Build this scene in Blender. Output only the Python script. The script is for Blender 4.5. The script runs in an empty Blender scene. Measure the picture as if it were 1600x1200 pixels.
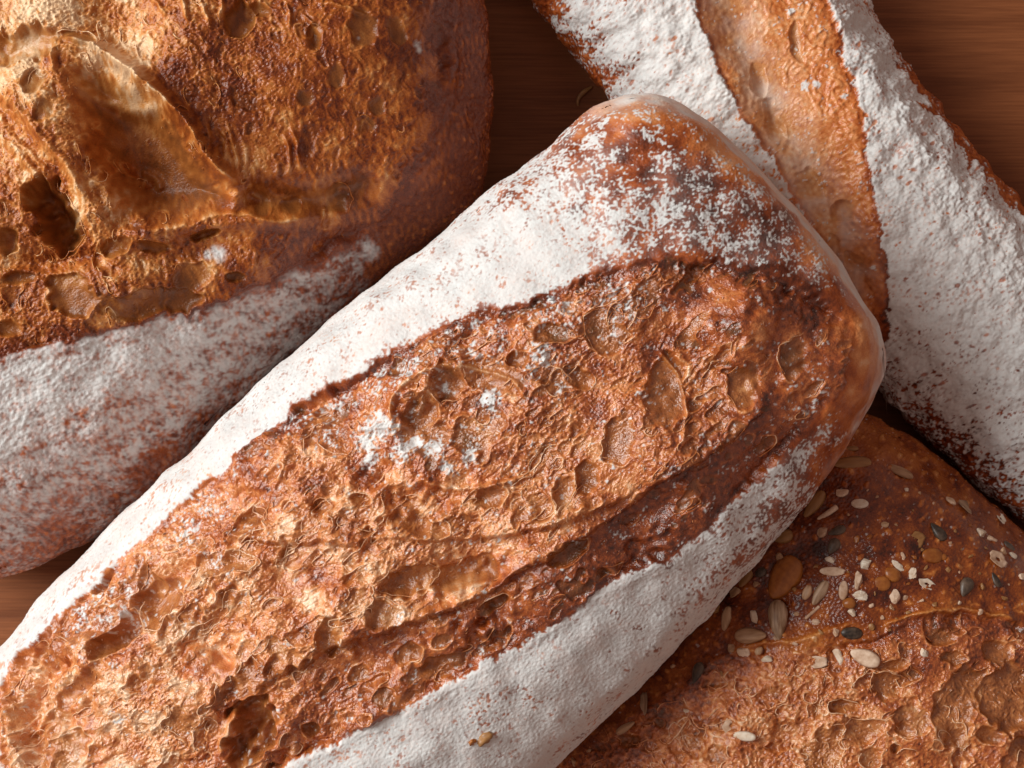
import bpy, math, random
import numpy as np
from mathutils import Vector, Matrix, Euler

# ------------------------------------------------------------------ camera, world, lamp
S = bpy.context.scene
COL = S.collection
R = math.radians
CAM_H = 0.50                 # metres above the table, looking straight down
FPX = 2708.0                 # focal length in photo pixels (1600 wide)

cam_data = bpy.data.cameras.new("camera")
cam_data.sensor_width = 36.0
cam_data.lens = FPX / 1600.0 * 36.0
cam_data.clip_start = 0.01
cam_data.clip_end = 20.0
cam_data.dof.use_dof = True
cam_data.dof.focus_distance = CAM_H - 0.078
cam_data.dof.aperture_fstop = 56.0
cam = bpy.data.objects.new("camera", cam_data)
cam.location = (0, 0, CAM_H)
COL.objects.link(cam)
S.camera = cam

W = bpy.data.worlds.new("World")
S.world = W
W.use_nodes = True
bg = W.node_tree.nodes["Background"]
bg.inputs[0].default_value = (1.0, 0.73, 0.63, 1)
bg.inputs[1].default_value = 0.28


def area_lamp(name, loc, target, sx, sy, power, color):
    d = bpy.data.lights.new(name, 'AREA')
    d.shape = 'RECTANGLE'
    d.size, d.size_y = sx, sy
    d.energy = power
    d.color = color
    o = bpy.data.objects.new(name, d)
    o.location = loc
    o.rotation_euler = (Vector(target) - Vector(loc)).to_track_quat('-Z', 'Y').to_euler()
    COL.objects.link(o)
    return o


# one tall window to the upper left of the table
area_lamp("window_light", (-0.86, 0.27, 0.70), (0, 0, 0.05), 0.62, 0.62, 16.6, (0.95, 1.0, 0.985))

S.view_settings.view_transform = 'Standard'
S.view_settings.look = 'None'
S.view_settings.exposure = 0.0
S.view_settings.gamma = 1.0
S.view_settings.use_curve_mapping = False
S.cycles.max_bounces = 6
S.cycles.diffuse_bounces = 4

# ------------------------------------------------------------------ numeric helpers
f32 = np.float32
MM = 0.001
PXM = 0.1625 * MM            # one photo pixel on the loaves, in metres


def unproj(px, py, z):
    k = (CAM_H - z) / FPX
    return (px - 800.0) * k, (600.0 - py) * k


def proj(x, y, z):
    k = FPX / (CAM_H - z)
    return 800.0 + x * k, 600.0 - y * k


def make_tile(seed, n=1024, lam=16.0, bw=0.35):
    rg = np.random.RandomState(seed)
    F = np.fft.rfft2(rg.randn(n, n))
    fy = np.fft.fftfreq(n)[:, None]
    fx = np.fft.rfftfreq(n)[None, :]
    fr = np.sqrt(fx * fx + fy * fy) * lam
    F *= np.exp(-((fr - 0.8) / bw) ** 2)
    t = np.fft.irfft2(F, s=(n, n))
    return (t / t.std()).astype(f32)


TILES = [make_tile(i + 11) for i in range(4)]
RIDGE_OFF = np.random.RandomState(5).randint(0, 1024, (400, 2))


def nz(x, y, lam, seed, ang=0.0, stretch=1.0):
    """band noise, sd 1, feature size lam (same unit as x, y)"""
    t = TILES[seed % 4]
    ca, sa = math.cos(ang), math.sin(ang)
    k = 16.0 / lam
    u = (x * ca + y * sa) * (k / stretch) + float(RIDGE_OFF[seed, 0])
    v = (y * ca - x * sa) * k + float(RIDGE_OFF[seed, 1])
    iu = np.floor(u); iv = np.floor(v)
    fu = (u - iu).astype(f32); fv = (v - iv).astype(f32)
    iu = iu.astype(np.int32) & 1023; iv = iv.astype(np.int32) & 1023
    iu1 = (iu + 1) & 1023; iv1 = (iv + 1) & 1023
    a = t[iv, iu] * (1 - fu) + t[iv, iu1] * fu
    b = t[iv1, iu] * (1 - fu) + t[iv1, iu1] * fu
    return a * (1 - fv) + b * fv


def fbm(x, y, lam, seed, octv=3, gain=0.55, ang=0.0, stretch=1.0):
    s = 0; g = 1.0; tot = 0
    for i in range(octv):
        s = s + g * nz(x, y, lam / 2 ** i, seed + i, ang, stretch)
        tot += g * g
        g *= gain
    return s / math.sqrt(tot)


def sstep(a, b, x):
    t = np.clip((x - a) / (b - a), 0, 1)
    return t * t * (3 - 2 * t)


def spline(pts, closed=False, per=8):
    P = np.array(pts, float)
    n = len(P)
    out = []
    rng_ = range(n if closed else n - 1)
    for i in rng_:
        if closed:
            a, b, c, d = P[(i - 1) % n], P[i], P[(i + 1) % n], P[(i + 2) % n]
        else:
            a, b, c, d = P[max(i - 1, 0)], P[i], P[i + 1], P[min(i + 2, n - 1)]
        for k in range(per):
            t = k / per
            out.append(0.5 * ((2 * b) + (c - a) * t + (2 * a - 5 * b + 4 * c - d) * t * t + (3 * b - a - 3 * c + d) * t ** 3))
    if not closed:
        out.append(P[-1])
    return np.array(out)


def poly_sd(poly, X, Y):
    """signed distance, inside positive; also nearest point"""
    n = len(poly)
    best = np.full(X.shape, 1e12, f32)
    nx = np.zeros(X.shape, f32); ny = np.zeros(X.shape, f32)
    ins = np.zeros(X.shape, bool)
    for i in range(n):
        ax, ay = map(float, poly[i]); bx, by = map(float, poly[(i + 1) % n])
        ex, ey = bx - ax, by - ay
        L2 = ex * ex + ey * ey
        if L2 < 1e-20:
            continue
        t = np.clip(((X - ax) * ex + (Y - ay) * ey) / L2, 0, 1)
        qx = ax + t * ex; qy = ay + t * ey
        d = (X - qx) ** 2 + (Y - qy) ** 2
        m = d < best
        best = np.where(m, d, best)
        nx = np.where(m, qx, nx); ny = np.where(m, qy, ny)
        c = (ay > Y) != (by > Y)
        if ey != 0:
            ins ^= c & (X < ax + (Y - ay) / ey * ex)
    d = np.sqrt(best)
    return np.where(ins, d, -d), nx, ny


def line_sd(pts, X, Y):
    """distance to an open polyline, signed (+ on the left going along it in image space), and 0..1 along it"""
    P = np.array(pts, float)
    seg = np.sqrt(((P[1:] - P[:-1]) ** 2).sum(1)); tot = seg.sum(); acc = 0
    best = np.full(X.shape, 1e12, f32)
    sg = np.zeros(X.shape, f32); tt = np.zeros(X.shape, f32)
    for i in range(len(P) - 1):
        ax, ay = P[i]; ex, ey = P[i + 1] - P[i]
        L2 = ex * ex + ey * ey
        t = np.clip(((X - ax) * ex + (Y - ay) * ey) / L2, 0, 1)
        dx = X - ax - t * ex; dy = Y - ay - t * ey
        d = dx * dx + dy * dy
        m = d < best
        best = np.where(m, d, best)
        sg = np.where(m, np.sign(dx * ey - dy * ex), sg)
        tt = np.where(m, (acc + t * seg[i]) / tot, tt)
        acc += seg[i]
    return np.sqrt(best), sg, tt


def scatter(pts, X, Y, sig):
    """smooth interpolation of hand-placed values"""
    num = np.zeros(X.shape, f32); den = np.full(X.shape, 1e-9, f32)
    for x, y, v in pts:
        r2 = ((X - x) ** 2 + (Y - y) ** 2) / (sig * sig)
        w = 1.0 / (0.05 + r2) ** 2
        num += w * v; den += w
    return num / den


def coarse_axes(X, Y, c):
    return np.arange(float(X.min()) - 2 * c, float(X.max()) + 3 * c, c), np.arange(float(Y.min()) - 2 * c, float(Y.max()) + 3 * c, c)


def bilin(field, x0, y0, c, X, Y):
    u = np.clip((X - x0) / c, 0, field.shape[1] - 1.001); v = np.clip((Y - y0) / c, 0, field.shape[0] - 1.001)
    iu = u.astype(np.int32); iv = v.astype(np.int32)
    fu = (u - iu).astype(f32); fv = (v - iv).astype(f32)
    a = field[iv, iu] * (1 - fu) + field[iv, iu + 1] * fu
    b = field[iv + 1, iu] * (1 - fu) + field[iv + 1, iu + 1] * fu
    return a * (1 - fv) + b * fv


def poly_sd_fast(poly, X, Y, c):
    gx, gy = coarse_axes(X, Y, c)
    A, Bq = np.meshgrid(gx.astype(f32), gy.astype(f32))
    return [bilin(f.astype(f32), gx[0], gy[0], c, X, Y) for f in poly_sd(poly, A, Bq)]


def line_sd_fast(pts, X, Y, c=3.0):
    """signed distance and position along the line"""
    gx, gy = coarse_axes(X, Y, c)
    A, Bq = np.meshgrid(gx.astype(f32), gy.astype(f32))
    d, s_, t = line_sd(pts, A, Bq)
    return bilin((d * s_).astype(f32), gx[0], gy[0], c, X, Y), bilin(t, gx[0], gy[0], c, X, Y)


def scatter_fast(pts, X, Y, sig, c=8.0):
    gx, gy = coarse_axes(np.clip(X, -900, 2500), np.clip(Y, -900, 2300), c)
    A, Bq = np.meshgrid(gx.astype(f32), gy.astype(f32))
    return bilin(scatter(pts, A, Bq, sig), gx[0], gy[0], c, X, Y)


# ------------------------------------------------------------------ relief maps
class Relief:
    """Relief of a torn crust, drawn on a plane that is laid over the loaf (unit: 0.1625 mm)"""

    def __init__(s, box, seed, step=1.3):
        s.box, s.step, s.seed = box, step, seed
        s.x = np.arange(box[0], box[2], step).astype(f32)
        s.y = np.arange(box[1], box[3], step).astype(f32)
        s.X, s.Y = np.meshgrid(s.x, s.y)
        s.h = np.zeros(s.X.shape, f32)          # mm
        s.big = np.zeros(s.X.shape, f32); s.mid = np.zeros(s.X.shape, f32); s.small = np.zeros(s.X.shape, f32)
        s.cell = np.zeros(s.X.shape, f32)       # smooth cell wall
        s.rim = np.zeros(s.X.shape, f32)        # thin membrane edge
        s.wx = nz(s.X, s.Y, 60, seed) * 0.5 + nz(s.X, s.Y, 22, seed + 1) * 0.35
        s.wy = nz(s.X, s.Y, 60, seed + 2) * 0.5 + nz(s.X, s.Y, 22, seed + 3) * 0.35
        s.rg = np.random.RandomState(seed)
        s.arcs = []; s.lines = []

    def win(s, cx, cy, r):
        i0 = max(0, int((cx - r - s.box[0]) / s.step)); i1 = min(len(s.x), int((cx + r - s.box[0]) / s.step) + 2)
        j0 = max(0, int((cy - r - s.box[1]) / s.step)); j1 = min(len(s.y), int((cy + r - s.box[1]) / s.step) + 2)
        if i0 >= i1 or j0 >= j1:
            return None
        return (slice(j0, j1), slice(i0, i1))

    def bubble(s, layer, cx, cy, a, b, ang, depth, rim=0.4, cell=1.0, warp=0.3, power=0.55):
        r = max(a, b)
        w = s.win(cx, cy, r * 1.5 + 6)
        if w is None:
            return
        x = s.X[w] - cx + s.wx[w] * warp * min(a, b)
        y = s.Y[w] - cy + s.wy[w] * warp * min(a, b)
        ca, sa = math.cos(ang), math.sin(ang)
        u = (x * ca + y * sa) / a; v = (y * ca - x * sa) / b
        d2 = u * u + v * v
        d = np.sqrt(d2)
        ins = np.clip(1 - d2, 0, 1)
        layer[w] = np.minimum(layer[w], -depth * ins ** power)
        if cell:
            s.cell[w] = np.maximum(s.cell[w] * (d > 1), cell * sstep(0.0, 0.35, ins))
        if rim:
            m = math.sqrt(a * b)
            rw = max(1.7 / m, 0.05)
            th = np.arctan2(v, u)
            ph = s.rg.rand() * 6.28
            arc = np.clip(0.55 + 0.75 * np.sin(th + ph) + 0.3 * np.sin(3 * th + ph * 2), 0, 1)
            if m > 6.5:
                s.arcs.append((cx, cy, a, b, ang, ph, rim, warp, depth))
            s.rim[w] = np.maximum(s.rim[w] * np.where(d < 0.93, 0.3, 1), rim * arc * np.exp(-((d - 1 - rw * 0.6) / rw) ** 2))

    def foam(s, layer, mask, n, r0, r1, k, seed, rim=0.35, cell=0.8, stretch=1.6, ang=None, spread=0.5, pw=2.2, warp=0.5):
        rg = np.random.RandomState(seed)
        xs = rg.uniform(s.box[0], s.box[2], n); ys = rg.uniform(s.box[1], s.box[3], n)
        order = r0 * (1 - rg.rand(n) * (1 - (r0 / r1) ** (pw - 1))) ** (-1 / (pw - 1))
        order = -np.sort(-order)
        for cx, cy, r in zip(xs, ys, order):
            i = min(int((cx - s.box[0]) / s.step), len(s.x) - 1); j = min(int((cy - s.box[1]) / s.step), len(s.y) - 1)
            if rg.rand() > mask[j, i]:
                rg.rand(4); continue
            st = 1 + rg.rand() * (stretch - 1)
            an = rg.rand() * 3.14 if ang is None else ang + (rg.rand() - 0.5) * 2 * spread
            s.bubble(layer, cx, cy, r * st, r / st ** 0.3, an, r * PXM / MM * k * (0.6 + 0.7 * rg.rand()), rim * (0.4 + rg.rand() * 0.8), cell * (0.4 + 0.6 * rg.rand()), warp)

    def step_line(s, pts, amp, sharp, reach, side=1, taper=0.12):
        d, t = line_sd_fast(spline(pts), s.X + s.wx * 4, s.Y + s.wy * 4)
        d = d * side
        fade = sstep(0, taper, t) * sstep(0, taper, 1 - t)
        h = np.where(d > 0, np.exp(-d / reach) * sstep(-0.2 * sharp, sharp, d), 0)
        s.h += amp * fade * h
        return d, fade

    def groove(s, pts, depth, width, taper=0.15, cell=0.0):
        w, d, t = s.near(pts, width * 3 + 12)
        fade = sstep(0, taper, t) * sstep(0, taper, 1 - t)
        g = fade * np.exp(-(d / width) ** 2)
        s.h[w] -= depth * g
        if cell:
            s.cell[w] = np.maximum(s.cell[w], cell * g)

    def near(s, pts, pad):
        a = np.array(pts, float)
        lo = a.min(0) - pad; hi = a.max(0) + pad
        i0 = max(0, int((lo[0] - s.box[0]) / s.step)); i1 = max(i0 + 2, min(len(s.x), int((hi[0] - s.box[0]) / s.step) + 2))
        j0 = max(0, int((lo[1] - s.box[1]) / s.step)); j1 = max(j0 + 2, min(len(s.y), int((hi[1] - s.box[1]) / s.step) + 2))
        w = (slice(j0, j1), slice(i0, i1))
        d, _, t = line_sd(spline(pts, per=4), s.X[w] + s.wx[w] * 2, s.Y[w] + s.wy[w] * 2)
        return w, d, t

    def ridge(s, pts, amp, width, taper=0.15, rim=0.0):
        w, d, t = s.near(pts, width * 3 + 12)
        fade = sstep(0, taper, t) * sstep(0, taper, 1 - t)
        g = fade * np.exp(-(d / width) ** 2)
        s.h[w] += amp * g
        if rim:
            s.rim[w] = np.maximum(s.rim[w], rim * g)
            s.lines.append((spline(pts, per=5), rim))

    def blob(s, cx, cy, a, b, ang, amp, p=1.0):
        ca, sa = math.cos(ang), math.sin(ang)
        x = s.X - cx; y = s.Y - cy
        u = (x * ca + y * sa) / a; v = (y * ca - x * sa) / b
        g = np.exp(-(u * u + v * v) ** p)
        s.h += amp * g
        return g

    def pool(s, poly, depth, edge, cell=0.8, sm=1.0):
        d, _, _ = poly_sd_fast(spline(poly, True, 6), s.X + s.wx * 2, s.Y + s.wy * 2, 3.0)
        g = sstep(-2, edge, d)
        s.h -= depth * g ** sm
        s.cell = np.maximum(s.cell, cell * sstep(0, edge * 0.6, d))
        return d

    def fibres(s, mask, lam, amp, ang, stretch, seed, power=2.0):
        mask = mask * (1 - 0.88 * np.clip(s.cell, 0, 1))
        n = nz(s.X + s.wx * 9, s.Y + s.wy * 9, lam, seed, ang, stretch)
        r = np.clip(1 - np.abs(n) * 0.9, 0, 1) ** power
        s.h += amp * mask * r
        s.rim = np.maximum(s.rim, 0.35 * mask * r ** 3)

    def finish(s):
        keep = 1 - 0.85 * np.clip(-s.big / 1.2, 0, 1)
        s.cell = np.maximum(s.cell, np.clip(-s.big / 1.2, 0, 1))
        s.total = s.h + (s.big + s.mid * keep + s.small * (0.35 + 0.65 * keep)) * np.clip(s.C * 2 - 1, 0, 1) + s.rim * 0.42 * s.C

    def sample(s, field, px, py):
        u = np.clip((px - s.box[0]) / s.step, 0, len(s.x) - 1.001)
        v = np.clip((py - s.box[1]) / s.step, 0, len(s.y) - 1.001)
        iu = u.astype(np.int32); iv = v.astype(np.int32)
        fu = (u - iu).astype(f32); fv = (v - iv).astype(f32)
        a = field[iv, iu] * (1 - fu) + field[iv, iu + 1] * fu
        b = field[iv + 1, iu] * (1 - fu) + field[iv + 1, iu + 1] * fu
        return a * (1 - fv) + b * fv


# ------------------------------------------------------------------ loaf body
def axis_lines(lo, hi, flo, fhi, fine, grow=1.16, cap=9.0):
    """grid lines: even inside flo..fhi, wider and wider outside"""
    c = list(np.arange(max(lo, flo), min(hi, fhi), fine))
    if not c:
        c = [max(lo, min(hi, flo))]
    a = c[0]; st = fine; left = []
    while a > lo:
        st = min(st * grow, fine * cap); a -= st; left.append(a)
    b = c[-1]; st = fine; right = []
    while b < hi:
        st = min(st * grow, fine * cap); b += st; right.append(b)
    return np.array(left[::-1] + c + right, dtype=np.float64)


class Body:
    """Smooth loaf: rolled edge of radius (re, he) at the outline, a dome inside it, tucked under below"""

    def __init__(s, outline_px, z_eq, z_base, re, he, hd, tuck, fine=1.5, dome_pow=2.0, tilt=(0, 0, 0)):
        o = spline(outline_px, True, 6)
        ox, oy = unproj(o[:, 0], o[:, 1], z_eq)
        poly = np.stack([ox, oy], 1)
        # profile table by arc length
        th = np.linspace(0, math.pi / 2, 200)
        ph = np.linspace(math.pi / 2 * 0.95, 0, 200)
        q = np.concatenate([tuck * (1 - np.cos(ph)), re * (1 - np.cos(th[1:]))])
        z = np.concatenate([z_eq - (z_eq - z_base) * np.sin(ph) / math.sin(ph[0]), z_eq + he * np.sin(th[1:])])
        sl = np.concatenate([[0], np.cumsum(np.hypot(np.diff(q), np.diff(z)))])
        su = re - (sl[-1] - sl)                       # unfolded coordinate
        su[:199] = su[199] - (su[199] - su[:199]) / 2.5  # the underside gets a coarser grid
        ext = -su[0]
        f = fine * PXM
        x0, y0 = poly.min(0) - ext - f * 3; x1, y1 = poly.max(0) + ext + f * 3
        fx0, fy1 = unproj(-40, -40, 0.06); fx1, fy0 = unproj(1640, 1240, 0.06)
        gx = axis_lines(x0, x1, fx0 - 0.002, fx1 + 0.002, f)
        gy = axis_lines(y0, y1, fy0 - 0.002, fy1 + 0.002, f)
        X, Y = np.meshgrid(gx.astype(f32), gy.astype(f32))
        sd, nx, ny = poly_sd_fast(poly, X, Y, 5 * PXM)
        # soft distance for the dome (coarse, then interpolated)
        kx = np.unique(np.concatenate([np.arange(0, len(gx), 5), [len(gx) - 1]]))
        ky = np.unique(np.concatenate([np.arange(0, len(gy), 5), [len(gy) - 1]]))
        Xc, Yc = np.meshgrid(gx[kx], gy[ky])
        acc = np.zeros(Xc.shape)
        for i in range(len(poly)):
            a = poly[i]; b = poly[(i + 1) % len(poly)]
            L = np.hypot(*(b - a))
            for t in (0.25, 0.75):
                p = a + (b - a) * t
                acc += L * 0.5 / (((Xc - p[0]) ** 2 + (Yc - p[1]) ** 2 + (0.6 * L) ** 2) ** 2.5)
        soft = (acc / 1.333) ** (-0.25)
        tmp = np.stack([np.interp(gx, gx[kx], r) for r in soft])
        soft = np.stack([np.interp(gy, gy[ky], tmp[:, j]) for j in range(len(gx))], 1)
        soft = soft * sstep(-0.2 * re, 0.9 * re, sd)
        t = np.clip(soft / (soft.max() * 1.02), 0, 1)
        dome = hd * (1 - (1 - t) ** dome_pow)
        valid = sd > su[0]
        qq = np.where(sd > re, sd, np.interp(sd, su, q))
        zz = np.interp(sd, su, z)
        ad = np.maximum(np.abs(sd), 1e-7)
        gxn = np.where(sd > 0, (X - nx) / ad, (nx - X) / ad)
        gyn = np.where(sd > 0, (Y - ny) / ad, (ny - Y) / ad)
        inner = sd >= re
        s.px = np.where(inner, X, nx + gxn * qq)
        s.py = np.where(inner, Y, ny + gyn * qq)
        tz = (tilt[0] * s.px + tilt[1] * s.py + tilt[2]) * sstep(0, 1, (zz - z_base) / max(z_eq - z_base, 1e-4))
        s.pz = zz + dome + tz
        s.valid = valid; s.sd = sd; s.U = X / PXM; s.V = -Y / PXM; s.soft = t
        s.edge = (sd - (re - (sl[-1] - sl[199]))) / PXM     # unfolded distance from the widest line, px
        P = np.stack([s.px, s.py, s.pz], -1)
        s.N = grid_normals(P)
        s.P = P
        s.ix, s.iy = proj(s.px, s.py, s.pz)

    def displaced(s, d_mm, lift=0.35):
        N = s.N.copy()
        N[..., 2] += lift
        N /= np.linalg.norm(N, axis=-1, keepdims=True)
        return s.P + N * (d_mm * MM)[..., None]


def grid_normals(P):
    du = np.zeros_like(P); dv = np.zeros_like(P)
    du[:, 1:-1] = P[:, 2:] - P[:, :-2]; du[:, 0] = P[:, 1] - P[:, 0]; du[:, -1] = P[:, -1] - P[:, -2]
    dv[1:-1] = P[2:] - P[:-2]; dv[0] = P[1] - P[0]; dv[-1] = P[-1] - P[-2]
    n = np.cross(du, dv)
    n /= np.maximum(np.linalg.norm(n, axis=-1, keepdims=True), 1e-20)
    return n


def empty(name, loc, label, cat):
    o = bpy.data.objects.new(name, None)
    o.empty_display_size = 0.02
    o.location = loc
    o["label"] = label; o["category"] = cat
    COL.objects.link(o)
    return o


def mesh_obj(name, verts, faces, mat, parent=None, smooth=True):
    me = bpy.data.meshes.new(name)
    me.from_pydata([tuple(v) for v in verts], [], faces)
    if smooth:
        me.polygons.foreach_set("use_smooth", [True] * len(me.polygons))
    me.materials.append(mat)
    me.update()
    o = bpy.data.objects.new(name, me)
    COL.objects.link(o)
    if parent is not None:
        o.parent = parent
    return o


def grid_parts(P, valid, chans, region, names, mats, parent):
    """cut a grid of points into one mesh per region"""
    org = np.array(parent.location)
    N = grid_normals(P)
    ny, nx = valid.shape
    ok = valid[:-1, :-1] & valid[1:, :-1] & valid[:-1, 1:] & valid[1:, 1:]
    freg = region[:-1, :-1]
    idx = np.arange(ny * nx).reshape(ny, nx)
    Pf = (P - org).reshape(-1, 3).astype(f32); Nf = N.reshape(-1, 3).astype(f32); Cf = chans.reshape(-1, 4).astype(f32)
    out = {}
    for k, nm in names.items():
        m = ok & (freg == k)
        if not m.any():
            continue
        q = np.stack([idx[:-1, :-1][m], idx[:-1, 1:][m], idx[1:, 1:][m], idx[1:, :-1][m]], 1)
        used = np.unique(q)
        remap = np.full(ny * nx, -1, np.int32); remap[used] = np.arange(len(used), dtype=np.int32)
        q = remap[q]
        me = bpy.data.meshes.new(nm)
        me.vertices.add(len(used)); me.vertices.foreach_set("co", Pf[used].ravel())
        me.loops.add(q.size); me.loops.foreach_set("vertex_index", q.ravel().astype(np.int32))
        me.polygons.add(len(q))
        me.polygons.foreach_set("loop_start", np.arange(0, q.size, 4, dtype=np.int32))
        me.polygons.foreach_set("loop_total", np.full(len(q), 4, np.int32))
        me.polygons.foreach_set("use_smooth", np.ones(len(q), bool))
        me.update(calc_edges=True)
        at = me.attributes.new("maps", 'FLOAT_COLOR', 'POINT')
        at.data.foreach_set("color", Cf[used].ravel())
        me.normals_split_custom_set_from_vertices(Nf[used])
        me.materials.append(mats[nm])
        o = bpy.data.objects.new(nm, me)
        COL.objects.link(o)
        o.parent = parent
        out[k] = o
    return out


# ------------------------------------------------------------------ materials
def nodes_of(name):
    m = bpy.data.materials.new(name)
    m.use_nodes = True
    nt = m.node_tree
    b = nt.nodes["Principled BSDF"]
    return m, nt, b


def N_(nt, typ, **kw):
    n = nt.nodes.new(typ)
    for k, v in kw.items():
        setattr(n, k, v)
    return n


def ramp(nt, stops):
    r = nt.nodes.new("ShaderNodeValToRGB")
    e = r.color_ramp.elements
    while len(e) < len(stops):
        e.new(0.5)
    for i, (p, c) in enumerate(stops):
        e[i].position = p
        e[i].color = (*c, 1)
    return r


def math_(nt, op, a, b=None, clamp=False):
    n = nt.nodes.new("ShaderNodeMath"); n.operation = op; n.use_clamp = clamp
    for i, v in enumerate((a, b)):
        if v is None:
            continue
        if isinstance(v, (int, float)):
            n.inputs[i].default_value = v
        else:
            nt.links.new(v, n.inputs[i])
    return n.outputs[0]


def mixc(nt, fac, a, b, mode='MIX'):
    n = nt.nodes.new("ShaderNodeMix"); n.data_type = 'RGBA'; n.blend_type = mode
    for i, v in ((0, fac), (6, a), (7, b)):
        if isinstance(v, (int, float)):
            n.inputs[i].default_value = v
        elif isinstance(v, tuple):
            n.inputs[i].default_value = (*v, 1)
        else:
            nt.links.new(v, n.inputs[i])
    return n.outputs[2]


def bread_material(name, bake_stops, cell_col, flour_col, rough=0.42, bump=0.5, sss=0.0, coat=0.0, grain=1.0, spec=0.5):
    m, nt, b = nodes_of(name)
    at = N_(nt, "ShaderNodeAttribute", attribute_name="maps")
    sep = N_(nt, "ShaderNodeSeparateColor")
    nt.links.new(at.outputs["Color"], sep.inputs[0])
    flour, bake, cell = sep.outputs[0], sep.outputs[1], sep.outputs[2]
    gloss = at.outputs["Alpha"]
    tc = N_(nt, "ShaderNodeTexCoord")
    n1 = N_(nt, "ShaderNodeTexNoise"); n1.inputs["Scale"].default_value = 420; n1.inputs["Detail"].default_value = 5; n1.inputs["Roughness"].default_value = 0.65
    n2 = N_(nt, "ShaderNodeTexNoise"); n2.inputs["Scale"].default_value = 2600; n2.inputs["Detail"].default_value = 3
    for n in (n1, n2):
        nt.links.new(tc.outputs["Object"], n.inputs["Vector"])
    j = math_(nt, 'MULTIPLY', math_(nt, 'SUBTRACT', n1.outputs["Fac"], 0.5), 0.34 * grain)
    j2 = math_(nt, 'MULTIPLY', math_(nt, 'SUBTRACT', n2.outputs["Fac"], 0.5), 0.34 * grain)
    bk = math_(nt, 'ADD', math_(nt, 'ADD', bake, j), j2, True)
    rp = ramp(nt, bake_stops)
    nt.links.new(bk, rp.inputs[0])
    c = mixc(nt, math_(nt, 'MULTIPLY', cell, 0.75), rp.outputs[0], mixc(nt, 0.6, rp.outputs[0], cell_col))
    fl = math_(nt, 'ADD', flour, math_(nt, 'MULTIPLY', j2, 0.8), True)
    fl = math_(nt, 'MULTIPLY', fl, math_(nt, 'GREATER_THAN', flour, 0.02))
    fc = mixc(nt, n2.outputs["Fac"], flour_col, tuple(v * 0.93 for v in flour_col))
    c = mixc(nt, fl, c, fc)
    nt.links.new(c, b.inputs["Base Color"])
    rr = math_(nt, 'SUBTRACT', rough, math_(nt, 'MULTIPLY', gloss, 0.2))
    mx = N_(nt, "ShaderNodeMix"); mx.data_type = 'FLOAT'
    nt.links.new(fl, mx.inputs[0]); nt.links.new(rr, mx.inputs[2]); mx.inputs[3].default_value = 0.95
    nt.links.new(mx.outputs[0], b.inputs["Roughness"])
    sp = N_(nt, "ShaderNodeMix"); sp.data_type = 'FLOAT'
    nt.links.new(fl, sp.inputs[0]); sp.inputs[2].default_value = spec; sp.inputs[3].default_value = 0.06
    nt.links.new(sp.outputs[0], b.inputs["Specular IOR Level"])
    b.inputs["Coat Weight"].default_value = coat
    if sss:
        b.inputs["Subsurface Weight"].default_value = sss
        b.inputs["Subsurface Radius"].default_value = (1.0, 0.45, 0.18)
        b.inputs["Subsurface Scale"].default_value = 0.0022
    bp = N_(nt, "ShaderNodeBump"); bp.inputs["Distance"].default_value = 0.00025; bp.inputs["Strength"].default_value = bump
    hh = math_(nt, 'ADD', n2.outputs["Fac"], math_(nt, 'MULTIPLY', n1.outputs["Fac"], 1.2))
    nt.links.new(hh, bp.inputs["Height"])
    nt.links.new(bp.outputs[0], b.inputs["Normal"])
    return m


BAKE = [(0.0, (0.86, 0.54, 0.33)), (0.2, (0.74, 0.295, 0.105)), (0.42, (0.55, 0.150, 0.034)),
        (0.62, (0.34, 0.068, 0.013)), (0.82, (0.145, 0.026, 0.007)), (1.0, (0.042, 0.010, 0.005))]
BAKE_RED = [(0.0, (0.84, 0.55, 0.32)), (0.2, (0.66, 0.28, 0.085)), (0.42, (0.48, 0.140, 0.026)),
            (0.62, (0.32, 0.072, 0.011)), (0.82, (0.155, 0.026, 0.006)), (1.0, (0.042, 0.009, 0.005))]
FLOUR = (0.78, 0.78, 0.765)
M_crust = bread_material("baked_crust", BAKE, (0.42, 0.22, 0.085), FLOUR, 0.45, 0.35)
M_crumb = bread_material("torn_crumb", BAKE, (0.34, 0.145, 0.045), FLOUR, 0.27, 0.85, 0.0, 0.0, 1.25, 0.95)
M_seeded = bread_material("shiny_seeded_crust", BAKE_RED, (0.25, 0.108, 0.030), FLOUR, 0.33, 0.5, 0.0, 0.0, 1.0, 0.55)
M_split = bread_material("smooth_split", BAKE, (0.46, 0.26, 0.12), FLOUR, 0.46, 0.35, 0.0, 0.0, 0.8, 0.42)
M_dark = bread_material("dark_glossy_crust", BAKE_RED, (0.25, 0.108, 0.030), FLOUR, 0.38, 0.6, 0.0, 0.0, 1.0, 0.42)


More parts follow.
